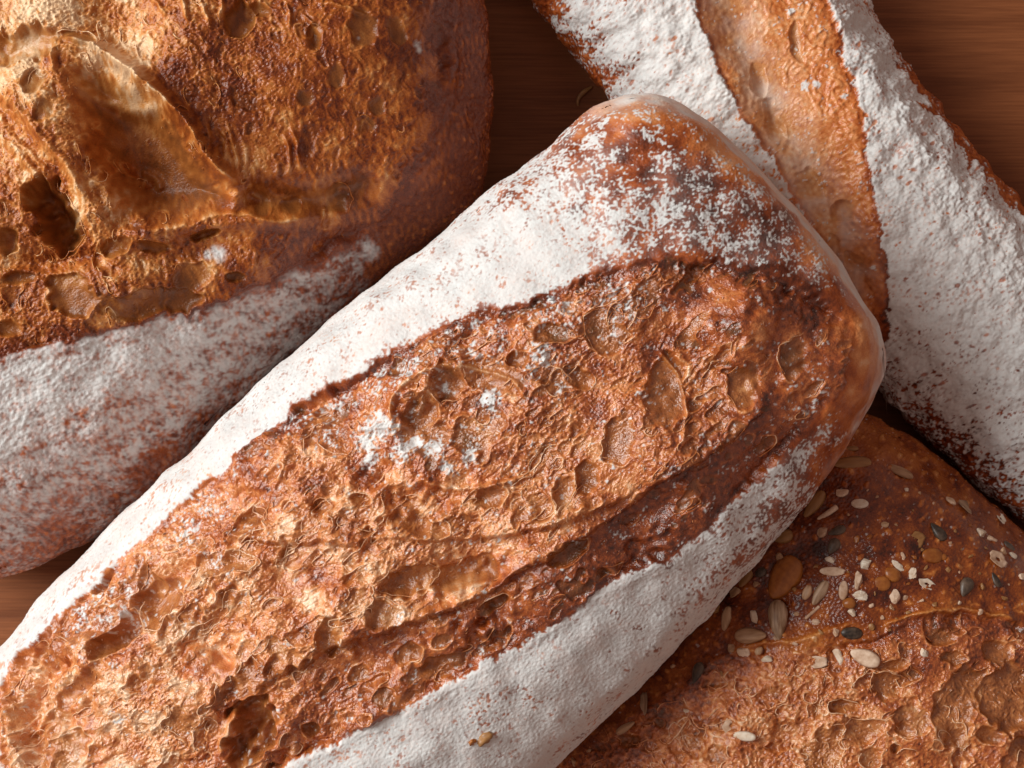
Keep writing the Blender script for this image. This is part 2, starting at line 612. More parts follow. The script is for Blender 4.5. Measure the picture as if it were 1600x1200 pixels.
# ------------------------------------------------------------------ the table
def wood_material():
    m, nt, b = nodes_of("dark_red_wood")
    tc = N_(nt, "ShaderNodeTexCoord")
    mp = N_(nt, "ShaderNodeMapping")
    mp.inputs["Rotation"].default_value = (0, 0, R(7))
    mp.inputs["Scale"].default_value = (7, 95, 40)
    nt.links.new(tc.outputs["Object"], mp.inputs[0])
    n1 = N_(nt, "ShaderNodeTexNoise"); n1.inputs["Scale"].default_value = 1.0; n1.inputs["Detail"].default_value = 6; n1.inputs["Distortion"].default_value = 0.6
    nt.links.new(mp.outputs[0], n1.inputs["Vector"])
    mp2 = N_(nt, "ShaderNodeMapping")
    mp2.inputs["Rotation"].default_value = (0, 0, R(7))
    mp2.inputs["Scale"].default_value = (60, 1500, 100)
    nt.links.new(tc.outputs["Object"], mp2.inputs[0])
    n2 = N_(nt, "ShaderNodeTexNoise"); n2.inputs["Scale"].default_value = 1.0; n2.inputs["Detail"].default_value = 6
    nt.links.new(mp2.outputs[0], n2.inputs["Vector"])
    n3 = N_(nt, "ShaderNodeTexNoise"); n3.inputs["Scale"].default_value = 14; n3.inputs["Detail"].default_value = 2
    nt.links.new(tc.outputs["Object"], n3.inputs["Vector"])
    f = math_(nt, 'ADD', math_(nt, 'MULTIPLY', n1.outputs["Fac"], 0.7), math_(nt, 'MULTIPLY', n2.outputs["Fac"], 0.55))
    f = math_(nt, 'ADD', f, math_(nt, 'MULTIPLY', math_(nt, 'SUBTRACT', n3.outputs["Fac"], 0.5), 0.35))
    rp = ramp(nt, [(0.30, (0.11, 0.030, 0.010)), (0.56, (0.190, 0.057, 0.019)), (0.82, (0.30, 0.098, 0.034))])
    nt.links.new(f, rp.inputs[0])
    nt.links.new(rp.outputs[0], b.inputs["Base Color"])
    b.inputs["Roughness"].default_value = 0.5
    b.inputs["Specular IOR Level"].default_value = 0.22
    bp = N_(nt, "ShaderNodeBump"); bp.inputs["Distance"].default_value = 0.0003; bp.inputs["Strength"].default_value = 0.35
    nt.links.new(f, bp.inputs["Height"]); nt.links.new(bp.outputs[0], b.inputs["Normal"])
    return m


def tabletop():
    w, d, t, c = 0.70, 0.50, 0.03, 0.003
    v, f = [], []
    for z, ins in ((-t, 0), (-c, 0), (0, c)):
        for sx, sy in ((-1, -1), (1, -1), (1, 1), (-1, 1)):
            v.append((sx * (w - ins), sy * (d - ins), z))
    f.append((3, 2, 1, 0)); f.append((8, 9, 10, 11))
    for r in (0, 4):
        for i in range(4):
            f.append((r + i, r + (i + 1) % 4, r + 4 + (i + 1) % 4, r + 4 + i))
    o = mesh_obj("tabletop", v, f, wood_material(), None, False)
    o["kind"] = "structure"
    return o


tabletop()


def flour_cover(dens, u, v, seed, lam=5.0, soft=0.22):
    """dens 0..1 -> grains: clumps at a few scales, thresholded"""
    n = 0.55 * nz(u, v, lam, seed) + 0.45 * nz(u, v, lam * 2.1, seed + 1) + 0.48 * nz(u, v, lam * 6.5, seed + 2)
    th = (dens - 0.5) * 3.4
    return sstep(-soft * 2, soft * 2, n * 0.9 + th), n


def grain_field(B, seed):
    """grains of many sizes: white noise on the grid plus wider and wider bands"""
    w = np.random.RandomState(seed).randn(*B.U.shape).astype(f32)
    w2 = w.copy()
    w2[1:-1, 1:-1] = 0.4 * w[1:-1, 1:-1] + 0.3 * (w[:-2, 1:-1] + w[2:, 1:-1] + w[1:-1, :-2] + w[1:-1, 2:])
    U, V = B.U, B.V
    g = 0.75 * w2 + 0.34 * nz(U, V, 6, seed % 390) + 0.34 * nz(U, V, 11, (seed + 1) % 390) + 0.34 * nz(U, V, 21, (seed + 2) % 390) + 0.34 * nz(U, V, 46, (seed + 3) % 390)
    return g, w2


class Loaf:
    """a built loaf and a look-up of its top surface"""

    def __init__(s, root, B, P, ch, parts, relief):
        s.root, s.parts, s.relief = root, parts, relief
        s.P = P.reshape(-1, 3); s.ch = ch.reshape(-1, 4)
        s.N = grid_normals(B.P).reshape(-1, 3)
        ix, iy = proj(s.P[:, 0], s.P[:, 1], s.P[:, 2])
        s.c = 2.0
        s.x0, s.y0 = relief.box[0], relief.box[1]
        s.nx = int((relief.box[2] - s.x0) / s.c) + 1; s.ny = int((relief.box[3] - s.y0) / s.c) + 1
        i = ((ix - s.x0) / s.c).astype(np.int64); j = ((iy - s.y0) / s.c).astype(np.int64)
        ok = (i >= 0) & (i < s.nx) & (j >= 0) & (j < s.ny) & B.valid.ravel()
        k = np.nonzero(ok)[0]
        k = k[np.argsort(s.P[k, 2])]
        s.map = np.full(s.ny * s.nx, -1, np.int64)
        s.map[j[k] * s.nx + i[k]] = k
        s.map = s.map.reshape(s.ny, s.nx)
        for sh, ax in ((1, 0), (-1, 0), (1, 1), (-1, 1)) * 2:
            s.map = np.where(s.map < 0, np.roll(s.map, sh, ax), s.map)

    def at(s, px, py):
        i = np.clip(((np.asarray(px) - s.x0) / s.c).astype(int), 0, s.nx - 1); j = np.clip(((np.asarray(py) - s.y0) / s.c).astype(int), 0, s.ny - 1)
        return s.map[j, i]


def strands(loaf, part, seed, n_wisp, wisp_mask, ang, arc_keep=0.8, frame=(-30, -30, 1630, 1230), bake_shift=-0.34, wisp_len=(7, 24), thick=1.0):
    """thin torn membrane edges standing round the cells, and loose wisps of crumb, pale so that they double as glints"""
    m = loaf.relief
    rg = np.random.RandomState(seed)
    lines = []                                   # (px points, half thickness px, rise px)
    for (cx, cy, a, b, an, ph, rim, warp, depth) in m.arcs:
        if not (frame[0] < cx < frame[2] and frame[1] < cy < frame[3]) or rg.rand() > arc_keep * min(1, rim * 2):
            continue
        for rep_ in range(1 if rg.rand() < 0.6 else 2):
            mid = math.pi / 2 - ph + rg.randn() * 0.5 + rep_ * 2.6
            span = (0.5 + rg.rand() * 1.5) * (1.0 if rep_ == 0 else 0.5)
            n = int(max(6, min(22, span * max(a, b) / 2.2)))
            th = np.linspace(mid - span, mid + span, n)
            wob = 1.0 + 0.05 * np.sin(th * 3 + ph) + rg.randn(n) * 0.018
            u = a * wob * np.cos(th); v = b * wob * np.sin(th)
            x = cx + u * math.cos(an) - v * math.sin(an); y = cy + u * math.sin(an) + v * math.cos(an)
            wx = m.sample(m.wx, x, y); wy = m.sample(m.wy, x, y)
            x = x - wx * warp * min(a, b); y = y - wy * warp * min(a, b)
            lines.append((x, y, (0.55 + 0.5 * rg.rand()) * thick, 1.0 + rg.rand() * 1.4))
    for pts, rim in ():
        x = pts[:, 0] - m.sample(m.wx, pts[:, 0], pts[:, 1]) * 4; y = pts[:, 1] - m.sample(m.wy, pts[:, 0], pts[:, 1]) * 4
        lines.append((x, y, (2.2 if rim > 0.92 else 1.0) * thick, 1.6))
    tries = 0
    while n_wisp > 0 and tries < 200000:
        tries += 1
        cx = rg.uniform(max(frame[0], m.box[0]), min(frame[2], m.box[2])); cy = rg.uniform(max(frame[1], m.box[1]), min(frame[3], m.box[3]))
        if rg.rand() > float(m.sample(wisp_mask, np.array([cx]), np.array([cy]))[0]):
            continue
        n_wisp -= 1
        L = wisp_len[0] + (wisp_len[1] - wisp_len[0]) * rg.rand() ** 2
        a0 = ang + rg.randn() * 0.7; cv = rg.randn() * 1.3
        n = int(max(5, L / 2.2)); t = np.linspace(-0.5, 0.5, n)
        aa = a0 + cv * t + 0.25 * np.cumsum(rg.randn(n)) * 0.5
        x = cx + np.cumsum(np.cos(aa)) * L / n; y = cy + np.cumsum(np.sin(aa)) * L / n
        lines.append((x, y, (0.35 + 0.4 * rg.rand()) * thick, 0.8 + rg.rand() * 1.6))
    V, F, Cc = [], [], []
    base = 0
    ncs = 5
    cs = np.cos(np.arange(ncs) * 2 * math.pi / ncs); sn = np.sin(np.arange(ncs) * 2 * math.pi / ncs)
    for x, y, r, rise in lines:
        k = loaf.at(x, y)
        if (k < 0).any() or m.sample(m.C, x, y).min() < 0.5:
            continue
        z = loaf.P[k, 2]
        if z.max() - z.min() > 0.006:
            z = np.maximum(z, z.max() - 0.006)
        n = len(x)
        zs = np.maximum(z, np.convolve(np.pad(z, 2, mode='edge'), np.ones(5) / 5, 'valid'))
        zs = np.convolve(np.pad(zs, 1, mode='edge'), np.ones(3) / 3, 'valid')
        t = np.linspace(0, 1, n)
        env = np.sin(np.pi * np.clip(t, 0.02, 0.98)) ** 0.5
        zs = zs + (rise * env - 0.9) * 0.45 * PXM
        wx_, wy_ = unproj(x, y, zs)
        p = np.stack([wx_, wy_, zs], 1)
        tg = np.gradient(p, axis=0); tg /= np.maximum(np.linalg.norm(tg, axis=1, keepdims=True), 1e-12)
        n1 = np.cross(tg, np.array([0, 0, 1.0])); n1 /= np.maximum(np.linalg.norm(n1, axis=1, keepdims=True), 1e-9)
        n2 = np.cross(n1, tg)
        rr = r * PXM * (0.25 + 0.75 * env) * (0.8 + 0.4 * rg.rand(n))
        ring = p[:, None] + rr[:, None, None] * (cs[None, :, None] * n1[:, None] + 1.7 * sn[None, :, None] * n2[:, None])
        V.append(ring.reshape(-1, 3))
        bk = np.clip(loaf.ch[k, 1] + bake_shift + rg.randn() * 0.05, 0, 1)
        c = np.zeros((n, ncs, 4)); c[..., 1] = bk[:, None]; c[..., 3] = 0.8
        Cc.append(c.reshape(-1, 4))
        i0 = base + (np.arange(n - 1)[:, None] * ncs + np.arange(ncs)[None]).ravel()
        i1 = base + (np.arange(n - 1)[:, None] * ncs + (np.arange(ncs)[None] + 1) % ncs).ravel()
        F.append(np.stack([i0, i0 + ncs, i1 + ncs, i1], 1))
        base += n * ncs
    V = np.concatenate(V).astype(f32); F = np.concatenate(F).astype(np.int32); Cc = np.concatenate(Cc).astype(f32)
    me = bpy.data.meshes.new("membrane_strands")
    me.vertices.add(len(V)); me.vertices.foreach_set("co", V.ravel())
    me.loops.add(F.size); me.loops.foreach_set("vertex_index", F.ravel())
    me.polygons.add(len(F)); me.polygons.foreach_set("loop_start", np.arange(0, F.size, 4, dtype=np.int32)); me.polygons.foreach_set("loop_total", np.full(len(F), 4, np.int32))
    me.polygons.foreach_set("use_smooth", np.ones(len(F), bool))
    me.update(calc_edges=True)
    at = me.attributes.new("maps", 'FLOAT_COLOR', 'POINT'); at.data.foreach_set("color", Cc.ravel())
    me.materials.append(loaf.parts[part].data.materials[0])
    o = bpy.data.objects.new("membrane_strands", me)
    o["kind"] = "stuff"
    COL.objects.link(o)
    o.parent = loaf.parts[part]
    return o


# ------------------------------------------------------------------ LOAF 1: floured long loaf in the middle
def long_loaf():
    root = empty("long_loaf", (0, 0, 0), "floured long loaf with torn open golden crumb, lying on top of the others", "bread loaf")
    out = [(958, 160), (1000, 153), (1050, 165), (1110, 202), (1180, 270), (1240, 335), (1290, 395), (1335, 465), (1363, 515), (1373, 560),
           (1362, 610), (1330, 670), (1290, 735), (1230, 815), (1160, 895), (1080, 985), (1000, 1068), (930, 1135), (880, 1185), (800, 1262),
           (700, 1345), (560, 1425), (380, 1480), (200, 1490), (50, 1460), (-60, 1390), (-120, 1290), (-115, 1180), (-70, 1080),
           (0, 1002), (60, 932), (140, 850), (250, 745), (300, 703), (345, 655), (400, 600), (480, 530), (560, 465), (640, 405),
           (700, 358), (760, 305), (830, 255), (880, 212), (920, 176)]
    B = Body(out, 0.052, 0.002, 58 * PXM, 0.017, 0.023, 0.016, 1.55, 2.7, tilt=(0.055, 0.03, 0.0))
    m = Relief((-140, 130, 1400, 1520), 21)
    X, Y = m.X, m.Y
    crumb = [(1318, 492), (1250, 450), (1180, 425), (1110, 412), (1040, 410), (985, 416), (920, 437), (860, 462), (800, 478), (720, 502),
             (660, 530), (590, 570), (520, 607), (450, 650), (400, 692), (340, 742), (270, 802), (200, 865), (130, 935), (60, 995), (15, 1045),
             (-5, 1110), (10, 1200), (60, 1330), (180, 1400), (300, 1340), (400, 1225), (520, 1160), (620, 1110), (700, 1067), (800, 1012),
             (880, 962), (960, 905), (1050, 866), (1090, 836), (1150, 778), (1200, 730), (1255, 672), (1302, 615), (1330, 550)]
    sd, _, _ = poly_sd_fast(spline(crumb, True, 5), X + m.wx * 4 + nz(X, Y, 14, 31) * 1.2, Y + m.wy * 4 + nz(X, Y, 14, 32) * 1.2, 3.0)
    C = sstep(-5, 7, sd)
    # dark shelf between the torn ridge and the lower flour band, smooth right end
    ridge = [(1215, 610), (1180, 655), (1120, 704), (1085, 722), (1050, 740), (980, 800), (900, 845), (830, 885), (760, 928), (700, 955), (640, 975), (560, 1000), (490, 1030), (400, 1080)]
    below, _ = line_sd_fast(spline(ridge), X + m.wx * 4, Y + m.wy * 4)
    up = 1 if below[int((600 - m.box[1]) / m.step), int((800 - m.box[0]) / m.step)] > 0 else -1
    below = below * up                                  # + above the ridge
    shelf = C * sstep(4, -10, below) * sstep(430, 640, X)
    rough = C * (1 - 0.72 * shelf) * (1 - 0.6 * sstep(1080, 1180, X))
    # big forms
    m.h += C * 1.2 * sstep(0, 120, sd) - 0.5 * np.exp(-((sd - 6) / 10) ** 2) * C
    m.h += 0.35 * np.exp(-((sd + 9) / 9) ** 2)           # lip of the crust
    m.h += C * 0.9 * nz(X, Y, 170, 40)
    m.step_line(ridge, 4.4, 11, 80, up, 0.10)
    t2 = [(300, 862), (380, 850), (470, 852), (560, 848), (660, 845), (760, 842), (850, 825), (950, 790), (1020, 752)]
    d2, s2, _ = line_sd(spline(t2), X[:2, :2], Y[:2, :2])
    m.step_line(t2, 2.8, 9, 60, 1 if s2[0, 0] > 0 else -1)
    m.blob(720, 900, 120, 32, R(-16), -3.0); m.blob(600, 895, 60, 25, 0, -1.4)
    m.blob(470, 895, 60, 30, 0, -1.5); m.blob(130, 1130, 90, 60, R(30), -1.6)
    m.blob(330, 1040, 70, 50, R(-40), -1.8); m.blob(300, 960, 120, 60, R(-40), 1.8); m.blob(560, 950, 110, 60, R(-25), 1.6)
    m.blob(735, 640, 130, 90, R(-12), 1.6)
    m.groove([(330, 880), (280, 900), (240, 940), (200, 985), (165, 1030)], 3.6, 20)
    m.groove([(130, 1020), (75, 1055), (40, 1105), (45, 1160), (62, 1230)], 4.2, 15)
    # named cells
    L = m.big
    for a in [(392, 1142, 34, 62, 24, 7.5), (188, 992, 24, 50, 38, 5.5), (232, 925, 20, 34, 32, 4.5), (250, 945, 22, 46, 30, 4),
              (262, 940, 26, 22, 0, 3.5), (335, 885, 30, 19, -15, 3.2), (372, 878, 34, 16, -10, 2.6), (225, 905, 14, 26, 25, 3),
              (520, 990, 17, 34, 12, 3.6), (600, 955, 30, 22, 0, 1.8), (640, 905, 46, 22, -12, 2.6), (720, 898, 58, 24, -18, 2.6),
              (640, 1022, 26, 16, -20, 1.8), (885, 862, 38, 17, -24, 2.0), (770, 946, 28, 11, -26, 1.7), (690, 1000, 18, 10, -20, 1.0),
              (948, 522, 40, 34, 20, 2.4), (865, 520, 30, 17, -8, 2.2), (810, 562, 17, 15, 0, 2.4), (1042, 605, 32, 62, 8, 2.0),
              (868, 594, 24, 20, 10, 2.0), (905, 590, 24, 14, 20, 1.8), (655, 660, 22, 52, 22, 2.6), (770, 590, 55, 26, 12, 1.8),
              (700, 600, 26, 32, 10, 1.7), (745, 680, 40, 32, -10, 1.9), (680, 690, 26, 34, 25, 1.6), (655, 818, 30, 18, 15, 2.6),
              (690, 826, 16, 14, 0, 1.6), (768, 776, 30, 16, -10, 2.2), (395, 808, 24, 17, -25, 2.8), (505, 790, 15, 12, 0, 2.2),
              (560, 780, 16, 12, 20, 1.8), (845, 790, 20, 24, 10, 2.4), (880, 770, 18, 26, 10, 2.2), (915, 745, 22, 26, 0, 2.0),
              (965, 690, 26, 40, 10, 1.8), (600, 1090, 20, 16, -25, 1.2), (560, 1055, 20, 14, -25, 1.0), (485, 1140, 14, 12, 0, 2.0),
              (440, 1010, 26, 14, 40, 1.6), (110, 1175, 26, 40, 20, 2.0), (285, 1130, 30, 24, 0, 1.6), (60, 1020, 14, 24, 40, 2.4),
              (160, 905, 12, 26, 35, 2.0), (620, 575, 12, 18, 40, 2), (500, 640, 14, 10, -30, 2), (1160, 600, 26, 40, 10, 1.0), (1240, 560, 22, 40, 10, .9)]:
        m.bubble(L, a[0], a[1], a[2], a[3], R(a[4]), a[5] * 0.95, 0.9, 1.0, 0.25)
    m.ridge([(622, 690), (618, 640), (650, 595), (700, 575), (760, 580), (805, 600), (832, 640)], 1.1, 4, rim=.8)
    m.ridge([(640, 740), (720, 762), (800, 750), (860, 720)], .9, 4, rim=.6)
    m.ridge([(1020, 540), (1058, 580), (1070, 640), (1058, 700)], .9, 3, rim=.9)
    m.ridge([(340, 1190), (365, 1120), (400, 1080), (425, 1090)], 1.4, 4, rim=.8)
    m.ridge([(40, 1000), (20, 1050), (12, 1110), (22, 1190)], 1.6, 7, rim=.4)
    # random foam, large to small
    big_cell = np.clip(-m.big / 1.2, 0, 1)
    patch = 0.18 + 0.82 * sstep(-0.6, 0.8, nz(X, Y, 150, 45, R(-40), 1.6) + 0.25)     # rough and smooth patches of skin
    calm = np.zeros_like(X)
    for cx, cy, ra, rb, an in [(1190, 555, 85, 115, 10), (1090, 470, 60, 40, -10), (720, 900, 110, 36, -16), (470, 895, 60, 34, 0), (335, 1045, 62, 46, -40), (125, 1140, 70, 52, 30), (250, 930, 40, 70, 35), (960, 715, 50, 60, 0), (1035, 605, 34, 60, 8), (390, 1140, 45, 70, 24)]:
        ca, sa = math.cos(R(an)), math.sin(R(an))
        calm = np.maximum(calm, np.exp(-((((X - cx) * ca + (Y - cy) * sa) / ra) ** 2 + (((Y - cy) * ca - (X - cx) * sa) / rb) ** 2) ** 2))
    patch = patch * (1 - 0.85 * calm); rough = rough * (1 - 0.6 * calm)
    m.h += C * 0.8 * nz(X + m.wx * 20, Y + m.wy * 20, 95, 46, R(-40), 2.6)            # long folds
    m.foam(m.mid, rough * patch * 0.75 * (1 - 0.8 * big_cell), 1500, 8, 26, 0.36, 51, 0.9, 1.0, 2.8, R(-36), .4, pw=2.4)
    m.foam(m.mid, shelf * 0.12, 600, 7, 18, 0.25, 55, 0.3, 0.5, 1.7)
    m.foam(m.small, C * patch * (1 - 0.8 * shelf) * (1 - 0.3 * sstep(1080, 1180, X)) * (1 - 0.8 * np.clip(m.cell, 0, 1)), 10000, 3.0, 9, 0.32, 52, 0.6, 0.9, 2.8, R(-38), .45)
    m.fibres(rough * patch, 17, 0.26, R(75), 4.2, 61); m.fibres(rough, 14, 0.22, R(-38), 5.0, 65)
    m.fibres(rough, 11, 0.18, R(110), 3.6, 62)
    m.fibres(C * patch * (0.3 + 0.7 * rough), 6, 0.12, R(60), 3.4, 63)
    m.h += C * (0.03 + 0.05 * rough) * nz(X, Y, 4.5, 64)
    m.C = C
    m.finish()
    m.wisp = rough * (1 - 0.8 * np.clip(m.cell, 0, 1)) * sstep(3, 12, sd)

    ix, iy = B.ix, B.iy
    disp = m.sample(m.total, ix, iy); Cv = m.sample(C, ix, iy); sdv = m.sample(sd, ix, iy)
    rim = m.sample(m.rim, ix, iy); cell = m.sample(m.cell, ix, iy); shelf_v = m.sample(shelf, ix, iy)
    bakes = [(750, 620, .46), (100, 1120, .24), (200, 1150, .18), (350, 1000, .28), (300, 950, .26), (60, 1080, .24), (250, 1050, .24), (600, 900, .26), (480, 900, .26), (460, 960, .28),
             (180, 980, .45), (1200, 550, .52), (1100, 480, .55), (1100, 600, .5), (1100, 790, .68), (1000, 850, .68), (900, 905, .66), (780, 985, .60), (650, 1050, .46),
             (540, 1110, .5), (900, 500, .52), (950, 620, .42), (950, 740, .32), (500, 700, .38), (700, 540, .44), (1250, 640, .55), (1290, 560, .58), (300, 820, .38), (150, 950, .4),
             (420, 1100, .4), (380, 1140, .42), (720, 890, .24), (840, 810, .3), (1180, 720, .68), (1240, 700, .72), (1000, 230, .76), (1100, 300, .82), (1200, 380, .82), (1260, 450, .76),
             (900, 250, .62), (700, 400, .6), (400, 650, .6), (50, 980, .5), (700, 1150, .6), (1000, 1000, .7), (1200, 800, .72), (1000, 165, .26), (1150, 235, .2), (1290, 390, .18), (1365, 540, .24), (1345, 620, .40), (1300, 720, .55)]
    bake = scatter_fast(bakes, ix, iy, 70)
    U, V = B.U, B.V
    # the ends where no flour fell: pale, smooth side of the loaf
    side = sstep(100, 82, B.edge + 5 * nz(B.U, B.V, 40, 97)) * sstep(880, 1000, ix) * sstep(800, 640, iy)
    bake = bake * (1 - side) + side * (0.16 + 0.26 * sstep(480, 640, iy))
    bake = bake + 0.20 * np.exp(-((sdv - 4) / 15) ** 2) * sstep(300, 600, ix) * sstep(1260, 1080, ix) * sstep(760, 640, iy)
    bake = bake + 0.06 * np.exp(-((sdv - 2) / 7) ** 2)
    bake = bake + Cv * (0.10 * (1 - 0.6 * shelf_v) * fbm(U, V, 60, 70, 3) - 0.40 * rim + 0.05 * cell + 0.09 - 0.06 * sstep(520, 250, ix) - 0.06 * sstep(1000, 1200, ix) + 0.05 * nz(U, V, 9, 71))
    bake = bake + (1 - Cv) * 0.07 * fbm(U, V, 40, 74, 3)
    dens_pts = [(100, 900, 1.1), (300, 720, 1.1), (500, 560, 1.1), (650, 450, 1.1), (750, 380, 1.05), (850, 330, .82), (850, 410, .98), (950, 350, .66), (930, 290, .55),
                (1000, 270, .40), (1030, 330, .52), (1000, 390, .62), (1080, 370, .52), (1100, 290, .36), (1150, 330, .40), (1160, 390, .48), (1220, 400, .40), (1260, 440, .55),
                (1200, 340, .30), (1000, 205, .25), (1100, 230, .25), (900, 245, .45), (1255, 390, .28), (1310, 450, .2), (820, 280, .75), (450, 1215, 1.05), (600, 1150, 1.05), (760, 1080, 1.0),
                (900, 1000, .98), (1000, 930, .92), (1080, 885, .85), (1150, 820, .78), (1210, 750, .72), (1250, 690, .55), (1280, 640, .3), (1240, 790, .55), (1290, 725, .15),
                (1340, 620, -.2), (1360, 560, -.2), (700, 1200, 1.05), (880, 1130, .95), (1000, 1050, .9), (1100, 940, .85), (1180, 860, .7), (-60, 1150, 1), (300, 1400, 1)]
    dens = scatter_fast(dens_pts, ix, iy, 60)
    dens = dens - 0.20 * sstep(0.2, 1.6, nz(U, V, 110, 98, R(-40), 1.8)) - 0.10 * sstep(0.3, 1.5, nz(U, V, 45, 99))
    dens = dens * (1 - Cv) - 0.4 * Cv
    dens = dens - 0.45 * np.exp(-((sdv - 4) / 14) ** 2) * sstep(300, 520, ix) * sstep(760, 640, iy) - 0.3 * np.exp(-((sdv - 2) / 9) ** 2)
    dens = dens - 0.5 * side
    clump = np.zeros_like(ix)
    for (cx, cy, r, v) in [(600, 665, 26, 1.05), (575, 690, 22, .75), (630, 705, 20, .8), (690, 700, 18, .75), (735, 712, 16, .75), (580, 718, 14, .7), (650, 690, 14, .8), (765, 627, 22, .7),
                           (850, 560, 26, .62), (880, 600, 16, .5), (835, 575, 14, .55), (590, 600, 40, .38), (500, 640, 60, .34), (640, 560, 60, .36), (740, 520, 60, .36), (860, 470, 50, .45), (300, 800, 60, .36), (170, 930, 50, .4),
                           (700, 725, 14, .7), (620, 720, 14, .6), (960, 470, 60, .32), (1280, 600, 40, .2), (1260, 640, 30, .35), (140, 960, 40, .4)]:
        clump = np.maximum(clump, v * np.exp(-((ix - cx) ** 2 + (iy - cy) ** 2) / (r * r)))
    dens = np.maximum(dens, clump * Cv + (1 - Cv) * dens)
    gn, fine = grain_field(B, 80)
    flour = sstep(-0.45, 0.45, gn * 0.9 + (dens - 0.5) * 3.4)
    full = sstep(0.80, 1.05, dens)
    drift = nz(U, V, 70, 88, R(-40), 2.0)
    dust = 0.95 - 0.14 * sstep(-0.2, 1.2, fine) - 0.60 * sstep(0.75, 1.9, gn - 0.25 * drift) - 0.08 * sstep(0, 1.5, drift)
    flour = flour * (0.80 + 0.16 * sstep(-1, 1, fine)) * (1 - full) + full * np.clip(dust, 0, 1)
    haze = np.clip(dens - 0.15, 0, 1) * (0.24 + 0.08 * drift) * (1 - Cv)
    flour = np.maximum(flour, haze)
    # pale film on the unfloured side
    flour = np.maximum(flour, side * np.clip(0.70 + 0.14 * fbm(U, V, 50, 90, 3) - 0.5 * sstep(520, 700, iy), 0, .85))
    disp = disp + flour * (1 - side) * (0.08 - 0.03 * gn + 0.055 * fine) + (1 - Cv) * (0.28 * fbm(U, V, 90, 92, 2) + 0.022 * nz(U, V, 9, 93) + 0.025 * nz(U, V, 4.5, 94)) * (1 - 0.5 * side)
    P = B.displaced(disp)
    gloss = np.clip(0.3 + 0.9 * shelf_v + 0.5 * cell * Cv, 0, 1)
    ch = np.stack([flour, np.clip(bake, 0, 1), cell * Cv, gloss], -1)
    mid_line = 1.0 * (iy + 0.85 * ix - 1290) > 0       # below the axis of the loaf
    region = np.where(Cv > 0.5, 1, np.where((dens + side > 2) | (side > 0.5), 0, np.where(dens > 0.32, np.where(mid_line, 3, 2), 0)))
    region, names = clean_regions(region, B, {0: "crust", 1: "torn_crumb", 2: "flour_band", 3: "flour_band"})
    parts = grid_parts(P, B.valid, ch, region, names, {"crust": M_crust, "torn_crumb": M_crumb, "flour_band": M_crust}, root)
    label(parts, {1: "golden torn crumb full of holes", 2: "bright thick white flour along the upper edge", 3: "greyish flour along the lower edge", 0: "bare brown crust at the rounded end"})
    return Loaf(root, B, P, ch, parts, m)


def label(parts, d):
    for k, v in d.items():
        if k in parts:
            parts[k]["label"] = v


def box_majority(region, k):
    ny, nx = region.shape
    best = np.full(region.shape, -1.0); out = region.copy()
    for v in np.unique(region):
        a = (region == v).astype(np.float64)
        c = np.pad(a, ((k + 1, k), (k + 1, k)), mode='edge').cumsum(0).cumsum(1)
        s_ = c[2 * k + 1:, 2 * k + 1:] - c[:-2 * k - 1, 2 * k + 1:] - c[2 * k + 1:, :-2 * k - 1] + c[:-2 * k - 1, :-2 * k - 1]
        mk = s_[:ny, :nx] > best
        out = np.where(mk, v, out); best = np.where(mk, s_[:ny, :nx], best)
    return out


def islands(region, valid):
    """label the connected patches of equal region value (4-neighbour), by spreading the largest index"""
    ny, nx = region.shape
    lab = np.arange(1, ny * nx + 1, dtype=np.int32).reshape(ny, nx) * valid
    same_h = (region[:, 1:] == region[:, :-1]) & valid[:, 1:] & valid[:, :-1]
    same_v = (region[1:] == region[:-1]) & valid[1:] & valid[:-1]
    while True:
        old = lab.copy()
        for _ in range(12):
            for j in range(1, nx):
                lab[:, j] = np.where(same_h[:, j - 1], np.maximum(lab[:, j], lab[:, j - 1]), lab[:, j])
            for j in range(nx - 2, -1, -1):
                lab[:, j] = np.where(same_h[:, j], np.maximum(lab[:, j], lab[:, j + 1]), lab[:, j])
            for i in range(1, ny):
                lab[i] = np.where(same_v[i - 1], np.maximum(lab[i], lab[i - 1]), lab[i])
            for i in range(ny - 2, -1, -1):
                lab[i] = np.where(same_v[i], np.maximum(lab[i], lab[i + 1]), lab[i])
            if (lab == old).all():
                return lab
            old = lab.copy()


def clean_regions(region, B, names):
    """few, whole patches: smooth the borders, hand small islands to their neighbours, number large ones apart"""
    reg = box_majority(box_majority(region, 7), 3)
    k = 1
    small = reg.copy(); v_ = B.valid
    val = np.zeros_like(v_); val[:-1, :-1] = v_[:-1, :-1] & v_[1:, :-1] & v_[:-1, 1:] & v_[1:, 1:]
    for _ in range(3):
        lab = islands(small, val)
        ids, cnt = np.unique(lab[val], return_counts=True)
        tiny = ids[cnt < max(60, 0.03 * val.sum())]
        if len(tiny) == 0:
            break
        hole = np.isin(lab, tiny) & val
        src = np.where(hole | ~val, -1, small)
        for _i in range(200):
            if not ((src == -1) & hole).any():
                break
            for sh, ax in ((1, 0), (-1, 0), (1, 1), (-1, 1)):
                r_ = np.roll(src, sh, ax)
                src = np.where((src == -1) & hole, r_, src)
        small = np.where(hole, src, small)
    lab = islands(small, val)
    names = dict(names)
    for v in list(names):
        ids = np.unique(lab[(small == v) & val])
        for n_, i_ in enumerate(ids[1:]):
            nv = max(names) + 1
            names[nv] = names[v]
            small = np.where(lab == i_, nv, small)
    return small, names


